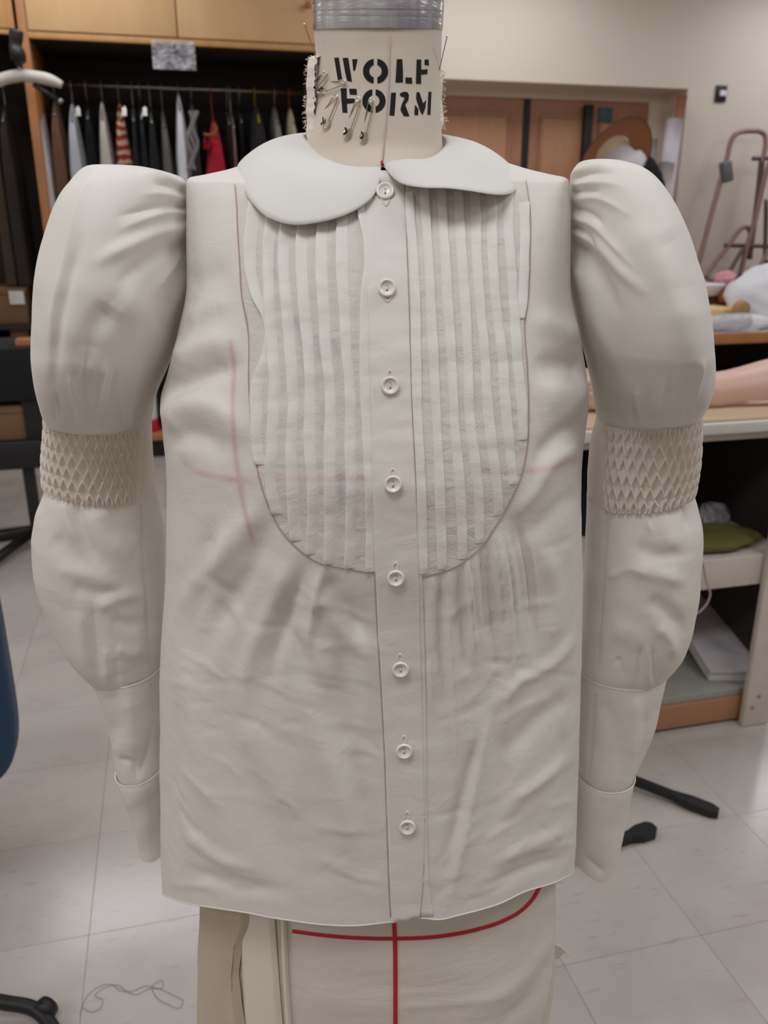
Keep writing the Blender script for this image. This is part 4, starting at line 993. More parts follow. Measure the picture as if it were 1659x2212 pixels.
def straight_pin(head, hy, tip, lab):
    e_, nn = NECK.hit(*tip, .0, .77); h_ = hp(*head, hy); e2 = e_ + (e_ - h_) / np.linalg.norm(e_ - h_) * .004
    t = thing('straight_pin', lab, 'pin', e_, 'straight pins in the neck', heading=True)
    part('shaft', tube([h_, (h_ + e2) / 2, e2], .0004, 6), M['steel'], t)
    d = (h_ - e2) / np.linalg.norm(h_ - e2)
    part('head', lathe([(.0002, -.0006), (.0009, -.0004), (.0010, 0), (.0008, .0005), (.0002, .0007)], 10, h_, d), M['steel_bright'], t)
straight_pin((658, 52), .735, (688, 141), 'straight pin sticking up at the left side of the neck')
straight_pin((966, 78), .745, (949, 151), 'straight pin sticking up at the right side of the neck')

# ================================================================== BLOUSE
bl = thing('blouse', 'ivory blouse with rounded collar, tucked bib and puffed smocked sleeves on the form', 'blouse', (0, .75, 0), heading=True)
HEM = [(350, 1920), (362, 1932), (400, 1946), (440, 1955), (520, 1966), (620, 1985), (700, 1995), (780, 1999), (850, 1993), (905, 1984), (940, 1986), (985, 1977), (1060, 1955), (1120, 1927), (1180, 1906), (1228, 1884), (1240, 1876)]
P, N, s, ph = loft(body_rows(), 210, 300, 70)
P = neck_drop(P, s, ph, proj(np.stack([P[:, 0, 0] * 0, P[:, 0, 1] * 0 + YC, P[:, 0, 2]], -1))[1]); N = gnormals(P)
if np.mean(N[:, 100:200, 1]) > 0: N = -N
hu, hv = zip(*HEM)
flat = P[-1].copy()
dz = np.zeros(len(flat))
for j in range(len(flat)):
    if flat[j, 1] < YC + .002:
        u, v = proj(flat[j]); tv = pchip(hu, hv, u); d = hd(u, tv); dz[j] = CH + d[2] * flat[j, 1] / d[1] - flat[j, 2]
front = flat[:, 1] < YC + .002
idx = np.where(~front)[0]; dz[idx] = np.interp(np.linspace(0, 1, len(idx)), [0, 1], [dz[idx[0] - 1], dz[(idx[-1] + 1) % len(dz)]])
wgt = np.clip((s - .45) / .55, 0, 1) ** 1.0
P[..., 2] += wgt[:, None] * dz[None, :]
BF = [
 # armhole and underarm
 ([(352, 842), (400, 826), (470, 800), (530, 788)], 22, -9), ([(372, 775), (440, 748), (520, 728)], 26, 6), ([(360, 890), (430, 872), (500, 905), (530, 960)], 26, 6),
 ([(362, 958), (420, 940), (490, 985)], 24, -5), ([(350, 870), (380, 930), (410, 1010)], 18, 3), ([(412, 620), (440, 600), (505, 590)], 26, -3), ([(405, 690), (450, 665), (510, 650)], 20, 3),
 ([(1262, 800), (1215, 790), (1150, 800)], 26, -6), ([(1250, 730), (1190, 700), (1140, 690)], 24, 4), ([(1262, 870), (1210, 850), (1150, 870)], 40, 6), ([(1250, 960), (1190, 1000), (1140, 1080), (1100, 1120)], 16, 5), ([(1255, 900), (1190, 950), (1150, 1020)], 14, -4), ([(1245, 1060), (1190, 1110), (1130, 1160)], 18, -3),
 # left of placket, below the bib
 ([(694, 1235), (684, 1280), (672, 1350), (668, 1400)], 9, 6), ([(704, 1240), (730, 1300), (790, 1370), (815, 1400)], 24, -6), ([(690, 1270), (735, 1350), (800, 1440)], 22, 4),
 ([(660, 1225), (640, 1290), (600, 1400), (580, 1500)], 16, -4), ([(630, 1200), (590, 1300), (540, 1420), (520, 1560)], 22, 5), ([(585, 1130), (540, 1240), (470, 1340), (430, 1450)], 26, -5),
 ([(560, 1090), (500, 1180), (420, 1270), (380, 1350)], 24, 5), ([(745, 1340), (750, 1450), (775, 1600), (800, 1760), (820, 1900)], 40, -8), ([(660, 1420), (690, 1560), (740, 1720), (770, 1880)], 36, 6),
 ([(470, 1480), (500, 1600), (560, 1760), (620, 1900)], 34, -5), ([(400, 1400), (420, 1560), (470, 1750), (520, 1900)], 30, 4), ([(385, 1500), (372, 1700), (380, 1880)], 18, -4),
 ([(400, 1800), (470, 1850), (560, 1880)], 14, 3), ([(410, 1880), (520, 1915), (640, 1925)], 16, -3),
 ([(390, 1660), (440, 1700), (480, 1740)], 10, 2), ([(380, 1740), (420, 1790), (450, 1810)], 8, -2), ([(440, 1230), (500, 1290), (530, 1350)], 14, -2.5),
 # right of placket
 ([(934, 1250), (930, 1400), (938, 1560)], 7, 4), ([(952, 1248), (952, 1380), (962, 1520)], 7, -4), ([(970, 1240), (975, 1380), (985, 1540), (990, 1700)], 7, 4), ([(990, 1235), (1000, 1340), (1005, 1460)], 7, -4), ([(1010, 1225), (1020, 1320), (1030, 1450)], 7, 4),
 ([(1040, 1190), (1060, 1300), (1080, 1450)], 12, -4), ([(1075, 1150), (1090, 1300), (1100, 1480), (1080, 1640)], 14, 5), ([(1110, 1110), (1140, 1250), (1150, 1420)], 18, -4),
 ([(1055, 1560), (1030, 1680), (1000, 1820), (970, 1960)], 8, 5), ([(1035, 1600), (1000, 1720), (960, 1900)], 14, -6), ([(1080, 1560), (1080, 1700), (1040, 1860)], 22, -3),
 ([(1240, 1380), (1180, 1440), (1110, 1480), (1060, 1540)], 14, 4), ([(1235, 1500), (1160, 1560), (1090, 1640)], 20, -4), ([(1235, 1640), (1160, 1690), (1080, 1760)], 14, 3), ([(1225, 1790), (1140, 1830), (1060, 1870)], 14, 3), ([(1215, 1850), (1130, 1880), (1040, 1920)], 12, -3), ([(1180, 1180), (1200, 1300), (1180, 1420)], 20, 4), ([(1215, 1560), (1225, 1700), (1215, 1860)], 16, -3),
]
# long soft drape folds and many small sharp creases
BF += [([(500, 1130), (478, 1200), (492, 1290), (540, 1370)], 16, 4), ([(455, 1140), (440, 1240), (430, 1340)], 18, -3), ([(600, 1290), (640, 1400), (690, 1520), (745, 1680)], 30, -4), ([(640, 1330), (690, 1430), (720, 1500)], 20, 3.5), ([(785, 1330), (790, 1450), (800, 1600)], 12, 3.5), ([(520, 1560), (580, 1660), (640, 1780)], 34, 3)]
rc = np.random.RandomState(21)
for i in range(90):
    u0 = rc.uniform(372, 810) if i % 5 < 3 else rc.uniform(930, 1225); v0 = rc.uniform(1290, 1930); l = rc.uniform(18, 75); a = rc.normal(.25 if u0 < 830 else -.35, .35); k = rc.uniform(-8, 8)
    c = math.cos(a) * l; q = math.sin(a) * l
    BF.append(([(u0 - c, v0 - q), (u0 - q * k / 30, v0 + k), (u0 + c, v0 + q)], rc.uniform(3.5, 7), rc.choice([-1, 1]) * rc.uniform(.5, 1.5)))
for i in range(26):
    u0 = rc.uniform(372, 520) if i % 2 else rc.uniform(1145, 1240); v0 = rc.uniform(620, 1180); l = rc.uniform(15, 45); a = rc.normal(-.35 if u0 < 830 else .2, .4)
    BF.append(([(u0 - math.cos(a) * l, v0 - math.sin(a) * l), (u0, v0 + rc.uniform(-5, 5)), (u0 + math.cos(a) * l, v0 + math.sin(a) * l)], rc.uniform(3.5, 6), rc.choice([-1, 1]) * rc.uniform(.4, 1.1)))
# gathers hanging from the lower edge of the bib
for i in range(16):
    u = 1000 + i * 9 + 3 * math.sin(i * 2.1); BF.append(([(u, 1215 - i * 5), (u + 4 + i, 1290 - i * 4), (u + 8 + i * 1.5, 1380)], 3.5, 2.2 if i % 2 else -2.0))
disp = folds(P, N, BF)
frontw = np.clip(-N[..., 1] * 2 + .6, .2, 1)
low = np.clip((s - .30) / .35, 0, 1)[:, None]
disp += (noise(P * [1, 1, .55], .11, 11, 7) * .0012 * low + noise(P * [1, 1, 1.3], .045, 12, 7) * .0005 * (.3 + .7 * low)
         + noise(P * [1, 1, .35], .075, 13, 7) * .0011 * low) * frontw
disp += low ** 2 * .004 * np.sin(ph * 11)[None, :] * (ph > np.pi / 2)[None, :]
bu, bv = proj(P); bibw = np.clip(np.minimum(np.minimum((bu - 520) / 30, (1140 - bu) / 30), np.minimum((bv - 470) / 60, (1215 - bv) / 60)), 0, 1) * (P[..., 1] < YC)
disp += bibw * frontw * (.0011 * noise(P * [.35, 1, 1.5], .055, 31, 7) + .0006 * noise(P * [.5, 1, 2.2], .03, 32, 7))
P = P + N * disp[..., None]
body = part('body', gm(P), M['blouse'], bl)
BODYS = Surf(*gm(P))
ub, vb_ = proj(P); fr_ = (P[..., 1] < YC) * 1.0
def lines_mask(u, v, lines):
    out = np.zeros(u.shape)
    for poly, wd, a in lines:
        Q = cspline(poly, max(6, 5 * len(poly))) if len(poly) > 2 else np.array(poly, float); best = np.full(u.shape, 1e9)
        for i in range(len(Q) - 1):
            d = Q[i+1] - Q[i]; t = np.clip(((u - Q[i, 0]) * d[0] + (v - Q[i, 1]) * d[1]) / (d @ d + 1e-9), 0, 1)
            best = np.minimum(best, (u - Q[i, 0] - t * d[0])**2 + (v - Q[i, 1] - t * d[1])**2)
        out = np.maximum(out, a * np.exp(-best / wd**2))
    return out
PINK = [([(498, 745), (506, 790), (503, 850), (506, 950), (516, 1035), (528, 1100), (545, 1165)], 5.5, .5), ([(400, 1003), (450, 1028), (520, 1037), (560, 1036)], 5.5, .42), ([(510, 1000), (522, 1060)], 8, .4),
        ([(590, 1036), (700, 1034), (790, 1034)], 7, .3), ([(1150, 1017), (1200, 1007), (1240, 994)], 6, .45), ([(1060, 1022), (1150, 1018)], 7, .18), ([(616, 1508), (700, 1540), (800, 1552)], 6, .14), ([(980, 1534), (1030, 1518)], 5, .25), ([(1045, 1350), (1140, 1510)], 6, .0)]
BLUE = [([(640, 690), (655, 740), (660, 800)], 9, .35), ([(592, 520), (594, 600)], 7, .25), ([(684, 730), (690, 770)], 9, .3), ([(722, 740), (728, 760)], 9, .3), ([(700, 880), (702, 950)], 9, .25), ([(735, 1030), (738, 1090)], 9, .35), ([(620, 1440), (720, 1465), (800, 1478)], 6, .2)]
set_attr(body, 'mark', lines_mask(ub, vb_, PINK) * fr_); set_attr(body, 'blue', lines_mask(ub, vb_, BLUE) * fr_)
part('hem', tube(np.concatenate([P[-1], P[-1][:1]]), .0007, 6, False), M['blouse'], body)

# bib: two single-layer panels with eight stitched tucks each
def panel(uL, uR, v0, v1, off, nu, nv):
    vs = np.linspace(v0, v1, nv); G = np.zeros((nv, nu, 3)); lv, lu = zip(*uL); rv, ru = zip(*uR)
    for i, v in enumerate(vs):
        a, b = float(pchip(lv, lu, v)), float(pchip(rv, ru, v))
        for j in range(nu): G[i, j] = BODYS.hit(a + (b - a) * j / (nu - 1), v, off if 0 < j < nu - 1 else .0001)[0]
    return G
LO = [(400, 508), (450, 512), (500, 514), (560, 518), (640, 523), (720, 537), (830, 538), (900, 542), (1000, 554), (1060, 568), (1110, 588), (1150, 611), (1175, 633), (1200, 664), (1215, 692), (1226, 745), (1236, 800)]
LI = [(400, 788), (530, 792), (700, 797), (870, 802), (1000, 805), (1236, 812)]
RO = [(392, 1136), (450, 1144), (560, 1144), (640, 1141), (700, 1133), (800, 1139), (900, 1142), (950, 1140), (1020, 1128), (1090, 1098), (1140, 1068), (1180, 1040), (1205, 1010), (1222, 985), (1236, 945), (1246, 905)]
RI = [(392, 872), (550, 878), (700, 884), (870, 889), (1000, 895), (1246, 904)]
GLp = panel(LO, LI, 402, 1235, .0010, 80, 200); GRp = panel(RI, RO, 394, 1245, .0010, 80, 200)
def puckers(G, seed, amp):
    N = gnormals(G, False); N = np.where((N[..., 1] > 0)[..., None], -N, N)
    return G + N * (np.abs(noise(G * [.5, 1, 2.2], .03, seed, 7)) * amp)[..., None]
pl_ = part('bib_panel', gm(puckers(GLp, 5, .0002), False), M['bib'], bl); pr_ = part('bib_panel', gm(puckers(GRp, 6, .0002), False), M['bib'], bl)
for o, G in ((pl_, GLp), (pr_, GRp)):
    u, v = proj(G); set_attr(o, 'mark', lines_mask(u, v, PINK)); set_attr(o, 'blue', lines_mask(u, v, BLUE))
def edge_seam(pts, par, r=.0007): part('seam', tube(BODYS.pts(cspline(pts, 90), .0008), r, 6), M['seam'], par)
edge_seam([(u, v) for v, u in LO], pl_, .0005); edge_seam([(u, v) for v, u in RO], pr_, .0004)
TL = [
 [(540, 440), (531, 521), (531, 580), (545, 640), (570, 690), (574, 725), (562, 785), (546, 830), (543, 900), (545, 960), (553, 1003)],
 [(578, 455), (571, 521), (570, 600), (573, 680), (577, 760), (583, 830), (581, 874), (578, 960), (577, 1062), (588, 1108)],
 [(611, 468), (604, 521), (603, 600), (610, 680), (617, 780), (622, 840), (623, 874), (619, 960), (621, 1062), (628, 1166)],
 [(646, 470), (641, 521), (641, 600), (647, 680), (655, 760), (660, 830), (659, 874), (657, 950), (663, 1040), (666, 1100), (661, 1195)],
 [(688, 466), (683, 521), (683, 600), (688, 680), (693, 760), (700, 820), (703, 874), (700, 960), (701, 1062), (702, 1140), (700, 1216)],
 [(728, 455), (726, 521), (727, 600), (733, 680), (737, 760), (743, 820), (746, 874), (744, 960), (748, 1062), (747, 1130), (744, 1226)],
 [(768, 435), (775, 480), (782, 510), (786, 575), (779, 640), (777, 700), (777, 760), (777, 840), (779, 874), (783, 960), (788, 1062), (790, 1130), (789, 1233)]]
TR = [
 [(893, 420), (897, 474), (907, 640), (910, 780), (912, 897), (920, 1062), (924, 1238)],
 [(926, 405), (930, 474), (940, 640), (947, 780), (952, 897), (960, 1062), (965, 1228)],
 [(962, 405), (966, 474), (977, 640), (985, 780), (990, 897), (1004, 1062), (1008, 1206)],
 [(998, 405), (1002, 474), (1014, 640), (1020, 780), (1024, 897), (1042, 1062), (1044, 1172)],
 [(1034, 405), (1037, 474), (1045, 640), (1057, 780), (1065, 897), (1082, 1062), (1085, 1112)],
 [(1070, 405), (1072, 474), (1078, 640), (1095, 780), (1103, 897), (1117, 1046)],
 [(1105, 405), (1107, 474), (1117, 640), (1127, 780), (1136, 880), (1137, 950)],
 [(1141, 440), (1142, 500), (1140, 560), (1138, 640), (1131, 690)]]
def tuck(path, side, par, wpx=19, lift=.0020, seed=0):
    n = 110; Q = cspline(path, n); P = []; rr = np.random.RandomState(seed); ph_ = rr.uniform(0, 6, 3)
    for i, (u, v) in enumerate(Q):
        k = i / n; wv = .0003 * (math.sin(v / 23 + ph_[0]) + math.sin(v / 11 + ph_[1]) + .8 * math.sin(v / 47 + ph_[2]))
        if i == n - 1: wv -= .0012
        st = u + side * (wpx + 1.5 * math.sin(v / 60 + seed)); row = []
        for t_, h in ((1, .0007), (.86, .0014), (.5, .0022 + .3 * wv), (.18, lift + .7 * wv), (.05, lift + wv), (0, lift - .0004 + wv), (.05, .0006), (.3, .0005)):
            row.append(BODYS.hit(u + (st - u) * t_, v, max(.0004, h))[0])
        P.append(row)
    o = part('tuck', gm(np.array(P), False), M['tuck'], par)
    u, v = proj(np.array(P)); set_attr(o, 'mark', .6 * lines_mask(u, v, PINK))
    st = BODYS.pts([(u + side * wpx * .96, v) for u, v in Q[::2]], .0012); return st
for i, p_ in enumerate(TL): tuck(p_, 1, pl_, 25, .0036, i)
for i, p_ in enumerate(TR): tuck(p_, -1, pr_, 22, .0024, i + 20)

# button placket
PLL = [(372, 783), (440, 786), (530, 791), (700, 796), (870, 801), (1000, 804), (1200, 809), (1350, 816), (1500, 825), (1650, 833), (1800, 838), (1900, 841), (1992, 846)]
PLR = [(372, 872), (430, 875), (550, 879), (700, 884), (870, 889), (1000, 895), (1200, 903), (1350, 907), (1500, 911), (1650, 914), (1800, 916), (1900, 913), (1992, 905)]
def strip(L, Rr, v0, v1, nv, prof, seed=3):
    vs = np.linspace(v0, v1, nv); P = []
    lv, lu = zip(*L); rv, ru = zip(*Rr)
    for v in vs:
        a, b = float(pchip(lv, lu, v)), float(pchip(rv, ru, v)); P.append([BODYS.hit(a + (b - a) * t, v, h)[0] for t, h in prof])
    P = np.array(P); N = gnormals(P, False); N = np.where((N[..., 1] > 0)[..., None], -N, N)
    m_ = np.clip(np.minimum(np.arange(P.shape[1]), P.shape[1] - 1 - np.arange(P.shape[1])) / 3, 0, 1)
    P += N * ((noise(P * [.6, 1, 1.6], .035, seed, 7) * .0007)[..., None] * m_[None, :, None]); return P
prof = [(0, .0002), (.002, .0016), (.03, .0022), (.12, .0023), (.3, .0024), (.5, .0025), (.7, .0024), (.88, .0023), (.97, .0022), (.998, .0016), (1, .0002)]
under = [(a, b - 2) for a, b in PLR]; under2 = [(372, 874), (1100, 900), (1250, 912), (1500, 920), (1700, 921), (1900, 926), (1990, 938)]
part('under_placket', gm(strip(under, under2, 1000, 1986, 120, [(0, .0010), (.8, .0012), (.97, .0010), (1, .0002)], 8), False), M['blouse'], bl)
PP = strip(PLL, PLR, 374, 1990, 260, prof); plk = part('placket', gm(PP, False), M['blouse'], bl); PLK = Surf(*gm(PP, False))
part('placket_seam', tube(BODYS.pts([(float(pchip(*zip(*PLL), v)) - 1.5, v) for v in np.linspace(440, 1992, 120)], .0006), .0006, 6), M['seam'], plk)
part('placket_seam', tube(BODYS.pts([(float(pchip(*zip(*PLR), v)) + 1.5, v) for v in np.linspace(440, 1980, 120)], .0006), .0005, 6), M['seam'], plk)
# shell buttons
for i, (u, v, r_) in enumerate([(832, 416, 20), (836, 623, 19.5), (843, 833, 20), (849, 1045, 19.5), (855, 1247, 19), (865, 1444, 18.5), (873, 1620, 18), (880, 1784, 18)]):
    c, nn = PLK.hit(u, v, .0); nn = np.array([nn[0] * .4, nn[1], nn[2] * .4 + .05]); nn /= np.linalg.norm(nn)
    dist = np.linalg.norm(c - CAMP); r0 = r_ * dist * (hd(u, v) @ np.array([0, cp, -sp])) / np.linalg.norm(hd(u, v)) / F
    c = c + nn * .0012
    b_ = part('button', lathe([(r0 * .3, -.0012), (r0 * .8, -.0008), (r0, .0006), (r0 * .995, .0016), (r0 * .93, .0024), (r0 * .84, .0027), (r0 * .74, .0024), (r0 * .64, .0013), (r0 * .40, .0008), (r0 * .1, .0007), (.00001, .0007)], 40, c, nn), M['pearl'], bl)
    up = np.array([0, 0, 1.]) - nn * nn[2]; up /= np.linalg.norm(up)
    for k in (-1, 1): part('button_hole', lathe([(.0000, .0), (.0009, .0), (.0007, .0003), (.0000, .0003)], 10, c + up * k * .0016 + nn * .0008, nn), M['shadow_hole'], b_)
    part('button_thread', tube(np.array([c + up * .0017 + nn * .0006, c + up * .0008 + nn * .0015, c - up * .0008 + nn * .0015, c - up * .0017 + nn * .0006]), .00055, 6), M['thread'], b_)
    if i < 2: bh = [(u - 8, v + r_ - 6), (u - 3, v + r_ + 4), (u + 2, v + r_ + 9), (u + 7, v + r_ + 2), (u + 10, v + r_ - 6)]
    else: bh = [(u - 6, v - r_ + 4), (u - 5, v - r_ - 7), (u - 1, v - r_ - 13), (u + 4, v - r_ - 8), (u + 5, v - r_ + 3)]
    part('buttonhole', tube(PLK.pts(cspline(bh, 20), .0003), .0006, 6), M['thread'], plk)

# rounded collar, two leaves
def collar(cols):
    K = []
    for inn, out, bow in cols:
        a = hp(*inn); b = hp(*out); mid = (a + b) / 2 + np.array(bow); K.append((a, mid, b))
    K = np.array(K); n, m_ = 110, 22; L = np.array([cspline(K[:, k], n) for k in range(3)]); t = np.linspace(0, 1, m_)[None, :, None]
    return (1 - t)**2 * L[0][:, None] + 2 * t * (1 - t) * L[1][:, None] + t**2 * L[2][:, None]
LC = [((822, 357, .7105), (822, 362, .7085), (0, 0, 0)), ((806, 358, .711), (818, 400, .690), (0, -.003, .002)), ((785, 358, .713), (803, 428, .678), (0, -.004, .006)), ((760, 357, .715), (760, 458, .667), (0, -.006, .008)), ((735, 353, .719), (690, 480, .661), (0, -.007, .010)),
      ((712, 345, .726), (630, 485, .661), (0, -.008, .012)), ((694, 334, .735), (580, 470, .668), (-.001, -.008, .014)), ((680, 322, .746), (545, 439, .684), (-.002, -.007, .015)), ((669, 311, .758), (522, 402, .710), (-.003, -.004, .016)),
      ((661, 302, .772), (514, 370, .742), (-.003, 0, .016)), ((657, 296, .787), (518, 351, .775), (-.003, 0, .013)), ((657, 292, .803), (548, 340, .805), (-.002, 0, .011)), ((668, 288, .820), (600, 330, .835), (0, 0, .008)), ((720, 284, .838), (680, 330, .868), (0, 0, .004)), ((818, 283, .843), (818, 330, .878), (0, 0, .004))]
RC = [((829, 357, .7105), (831, 361, .7085), (0, 0, 0)), ((842, 351, .712), (846, 381, .690), (0, -.003, .004)), ((860, 347, .714), (872, 398, .672), (0, -.004, .007)), ((885, 345, .717), (915, 405, .660), (0, -.005, .008)), ((910, 345, .722), (965, 406, .656), (0, -.006, .008)),
      ((930, 341, .731), (1015, 412, .658), (.001, -.006, .009)), ((944, 333, .743), (1065, 420, .668), (.002, -.005, .010)), ((953, 325, .755), (1103, 418, .689), (.003, -.003, .012)), ((960, 318, .767), (1121, 402, .715), (.003, 0, .014)),
      ((963, 311, .780), (1121, 380, .745), (.003, 0, .016)), ((963, 304, .793), (1104, 362, .775), (.003, 0, .014)), ((960, 297, .808), (1072, 344, .805), (.002, 0, .010)), ((945, 290, .824), (1020, 333, .835), (0, 0, .006)), ((900, 284, .838), (940, 330, .868), (0, 0, .004)), ((818, 283, .843), (818, 330, .878), (0, 0, .004))]
for cols, fl in ((LC, [([(560, 350), (640, 380), (760, 400)], 30, .8)]), (RC, [([(968, 322), (1000, 345), (1060, 372)], 12, 2.0), ([(970, 330), (985, 318), (1010, 310)], 8, -2.5), ([(900, 380), (1000, 385), (1080, 395)], 12, -1.5)])):
    G = collar(cols); N = gnormals(G, False)
    if np.mean(N[:60, :, 2]) < 0: N = -N
    G = G + N * folds(G, N, fl)[..., None]
    th = .0007; e = np.ones(G.shape[1]); e[-1] = .3; e[-2] = .8
    top = G + N * (th * e)[None, :, None]; bot = G - N * (th * e)[None, :, None]
    ringP = np.concatenate([top, bot[:, ::-1]], 1)
    V, f = gm(ringP, True); n_ = ringP.shape[1]
    part('collar_leaf', (V, f), M['collar'], bl)

# sleeves
def sleeve(name, rows, nr, nf, nb, mat, fl=(), nz_=((.09, .0016), (.04, .0006)), seed=0, extra=None, attr=False):
    P, N, s, ph = loft(rows, nr, nf, nb)
    d = folds(P, N, fl)
    for sc_, a in nz_: d = d + noise(P, sc_, seed + int(sc_ * 1000), 6) * a
    if extra is not None: d = d + extra(P, s, ph)
    P = P + N * d[..., None]; return part(name, gm(P), mat, bl), P
SY = .785
# -- left puff
r_ = lambda v, a, b, d, y=.75, n=2.1: (a, v, b, v, y, d, d, n)
PUL = [r_(354.6, 225, 245, .002), r_(355.6, 205, 264, .012), r_(358, 190, 306, .026), r_(363, 179, 336, .038), r_(371, 169, 366, .050), r_(382, 158, 393, .060), r_(394, 148, 402, .068), r_(415, 131, 406, .078), r_(450, 114, 409, .088), r_(500, 98, 412, .097),
       r_(560, 83, 416, .104), r_(615, 72, 416, .107), r_(680, 64, 402, .107), r_(740, 62, 386, .104), r_(800, 69, 364, .097, .757), r_(850, 81, 346, .084, .768), r_(885, 94, 335, .070, .779), (103, 898, 330, 906, SY, .063, .063, 2.1), (108, 900, 328, 917, SY, .057, .057, 2.1)]
FLL = [([(402, 402), (360, 384), (300, 372)], 9, 3.5), ([(404, 416), (370, 402), (330, 396)], 7, -3), ([(404, 432), (360, 420), (300, 420)], 10, 3), ([(406, 449), (370, 444), (300, 456), (250, 470)], 7, -4), ([(406, 462), (370, 458), (320, 470), (250, 500)], 11, 4), ([(408, 490), (350, 500), (280, 530), (200, 570)], 16, 5), ([(409, 520), (350, 545), (290, 585), (250, 620)], 14, -3.5), ([(411, 545), (370, 580), (330, 640)], 12, 3.5), ([(411, 538), (395, 556), (372, 590)], 6, -3), ([(413, 580), (380, 640), (340, 720)], 18, 3),
       ([(205, 362), (180, 420), (160, 480), (142, 560), (124, 640), (108, 740), (102, 830)], 12, 4), ([(170, 520), (145, 620), (122, 740), (118, 850)], 14, -4), ([(240, 660), (200, 720), (190, 800)], 26, -5), ([(250, 640), (320, 700), (330, 780)], 40, 4), ([(150, 810), (165, 870), (185, 915)], 8, 3), ([(190, 760), (180, 850), (200, 920)], 9, -3), ([(230, 780), (212, 860), (212, 925)], 7, 3.5), ([(250, 800), (240, 870), (244, 925)], 8, -2.5), ([(300, 780), (290, 860), (280, 925)], 14, 2.5), ([(120, 850), (130, 890), (140, 912)], 6, -3)]
for i in range(11): FLL.append(([(120 + i * 18, 912 + 12 * math.sin(i * .3)), (116 + i * 18.5, 890 + 12 * math.sin(i * .3)), (112 + i * 19, 872)], 4, 1.6 if i % 2 else -1.4))
sleeve('puff_sleeve', PUL, 200, 170, 70, M['puff'], FLL, ((.11, .0018), (.05, .0005)), 1)
PUR = [r_(345.6, 1275, 1300, .002), r_(346.6, 1258, 1326, .014), r_(349, 1250, 1342, .024), r_(355, 1242, 1364, .036), r_(363, 1235, 1383, .048), r_(374, 1229, 1400, .058), r_(388, 1228, 1416, .066), r_(420, 1227, 1442, .080), r_(465, 1227, 1471, .092), r_(510, 1227, 1491, .100), r_(560, 1226, 1507, .105), r_(600, 1226, 1521, .107), r_(650, 1233, 1531, .108),
       r_(700, 1243, 1540, .106), r_(740, 1253, 1545, .102), r_(780, 1265, 1546, .096, .757), r_(830, 1276, 1540, .084, .768), r_(865, 1282, 1529, .070, .779), (1286, 890, 1516, 884, SY, .064, .064, 2.1), (1290, 908, 1508, 888, SY, .057, .057, 2.1)]
FLR = [([(1230, 388), (1270, 376), (1340, 372)], 8, -3), ([(1229, 374), (1270, 362), (1330, 362)], 8, 3), ([(1230, 400), (1280, 394), (1350, 402)], 9, 3), ([(1230, 418), (1260, 412), (1300, 414)], 5, -3), ([(1230, 432), (1290, 428), (1370, 470)], 10, 2.5), ([(1232, 450), (1262, 456), (1310, 490)], 7, -3.5), ([(1232, 470), (1270, 480), (1330, 530), (1380, 590)], 12, 4), ([(1232, 486), (1262, 500), (1300, 540)], 7, -3.5), ([(1233, 500), (1280, 520), (1350, 590), (1400, 640)], 14, 4.5), ([(1236, 516), (1265, 545), (1310, 620), (1340, 690)], 16, -4), ([(1232, 560), (1262, 620), (1300, 720), (1330, 800)], 20, 4),
       ([(1430, 500), (1470, 580), (1490, 680)], 40, -3), ([(1350, 480), (1420, 560), (1460, 660), (1470, 780)], 40, 4), ([(1376, 840), (1378, 880), (1384, 920)], 6, 3.5), ([(1362, 850), (1364, 890), (1370, 918)], 6, -3), ([(1440, 820), (1430, 870), (1420, 915)], 8, 2.5), ([(1500, 800), (1485, 850), (1470, 890)], 14, -4), ([(1520, 780), (1506, 840), (1490, 885)], 7, 3), ([(1330, 860), (1325, 890), (1330, 912)], 8, -2), ([(1405, 850), (1400, 890), (1400, 918)], 8, -2.5)]
for i in range(11): FLR.append(([(1300 + i * 19, 916 - i * 1.5), (1302 + i * 19.5, 892 - i), (1304 + i * 20, 872)], 4, 1.4 if i % 2 else -1.3))
sleeve('puff_sleeve', PUR, 200, 170, 70, M['puff'], FLR, ((.11, .0018), (.05, .0005)), 2)
# -- smocked bands: honeycomb of pinched pleats
def smock_fn(a0, a1, npl, rows, inner_left):
    def fn(P, s, ph):
        S = s[:, None]; A = ph[None, :]
        q = A * npl / (2 * np.pi) + .05 * np.sin(9 * S + A * 3)
        i0 = np.floor(q); h = np.zeros((len(s), len(ph)))
        rowp = S * rows
        for k in (-1, 0, 1, 2):
            i = i0 + k; sg = np.where(np.mod(i, 2) == 0, 1.0, -1.0)
            jit = .12 * np.sin(i * 12.9898 + np.floor(rowp) * 4.1)
            tri = np.cos(np.pi * rowp) * np.clip(np.minimum(S, 1 - S) * 12, .25, 1)
            pos = i + sg * (.40 * tri) + jit
            h = np.maximum(h, np.exp(-((q - pos) / .26) ** 2))
        pinch = np.abs(np.cos(np.pi * rowp)) ** 8
        u, v = proj(P); msk = 1 / (1 + np.exp(-(u - a0) / 5)) * (1 / (1 + np.exp((u - a1) / 5)))
        return msk * (.0054 * h * (1 - .35 * pinch) - .0008 + .0012 * pinch * h)
    return fn
SML = [(103, 884, 327, 914.4, SY, .056, .056, 2.2), (99, 954, 330, 979.2, SY, .056, .056, 2.2), (98, 999, 333, 1026, SY, .056, .056, 2.2), (98, 1033.2, 336, 1063.8, SY, .056, .056, 2.2)]
SEAML = [([(313, 925), (310, 1000), (304, 1092)], 3.5, -2.0)]
sleeve('smocked_band', SML, 150, 340, 90, M['smock'], SEAML, ((.05, .0006),), 3, smock_fn(-400, 292, 78, 6, False))
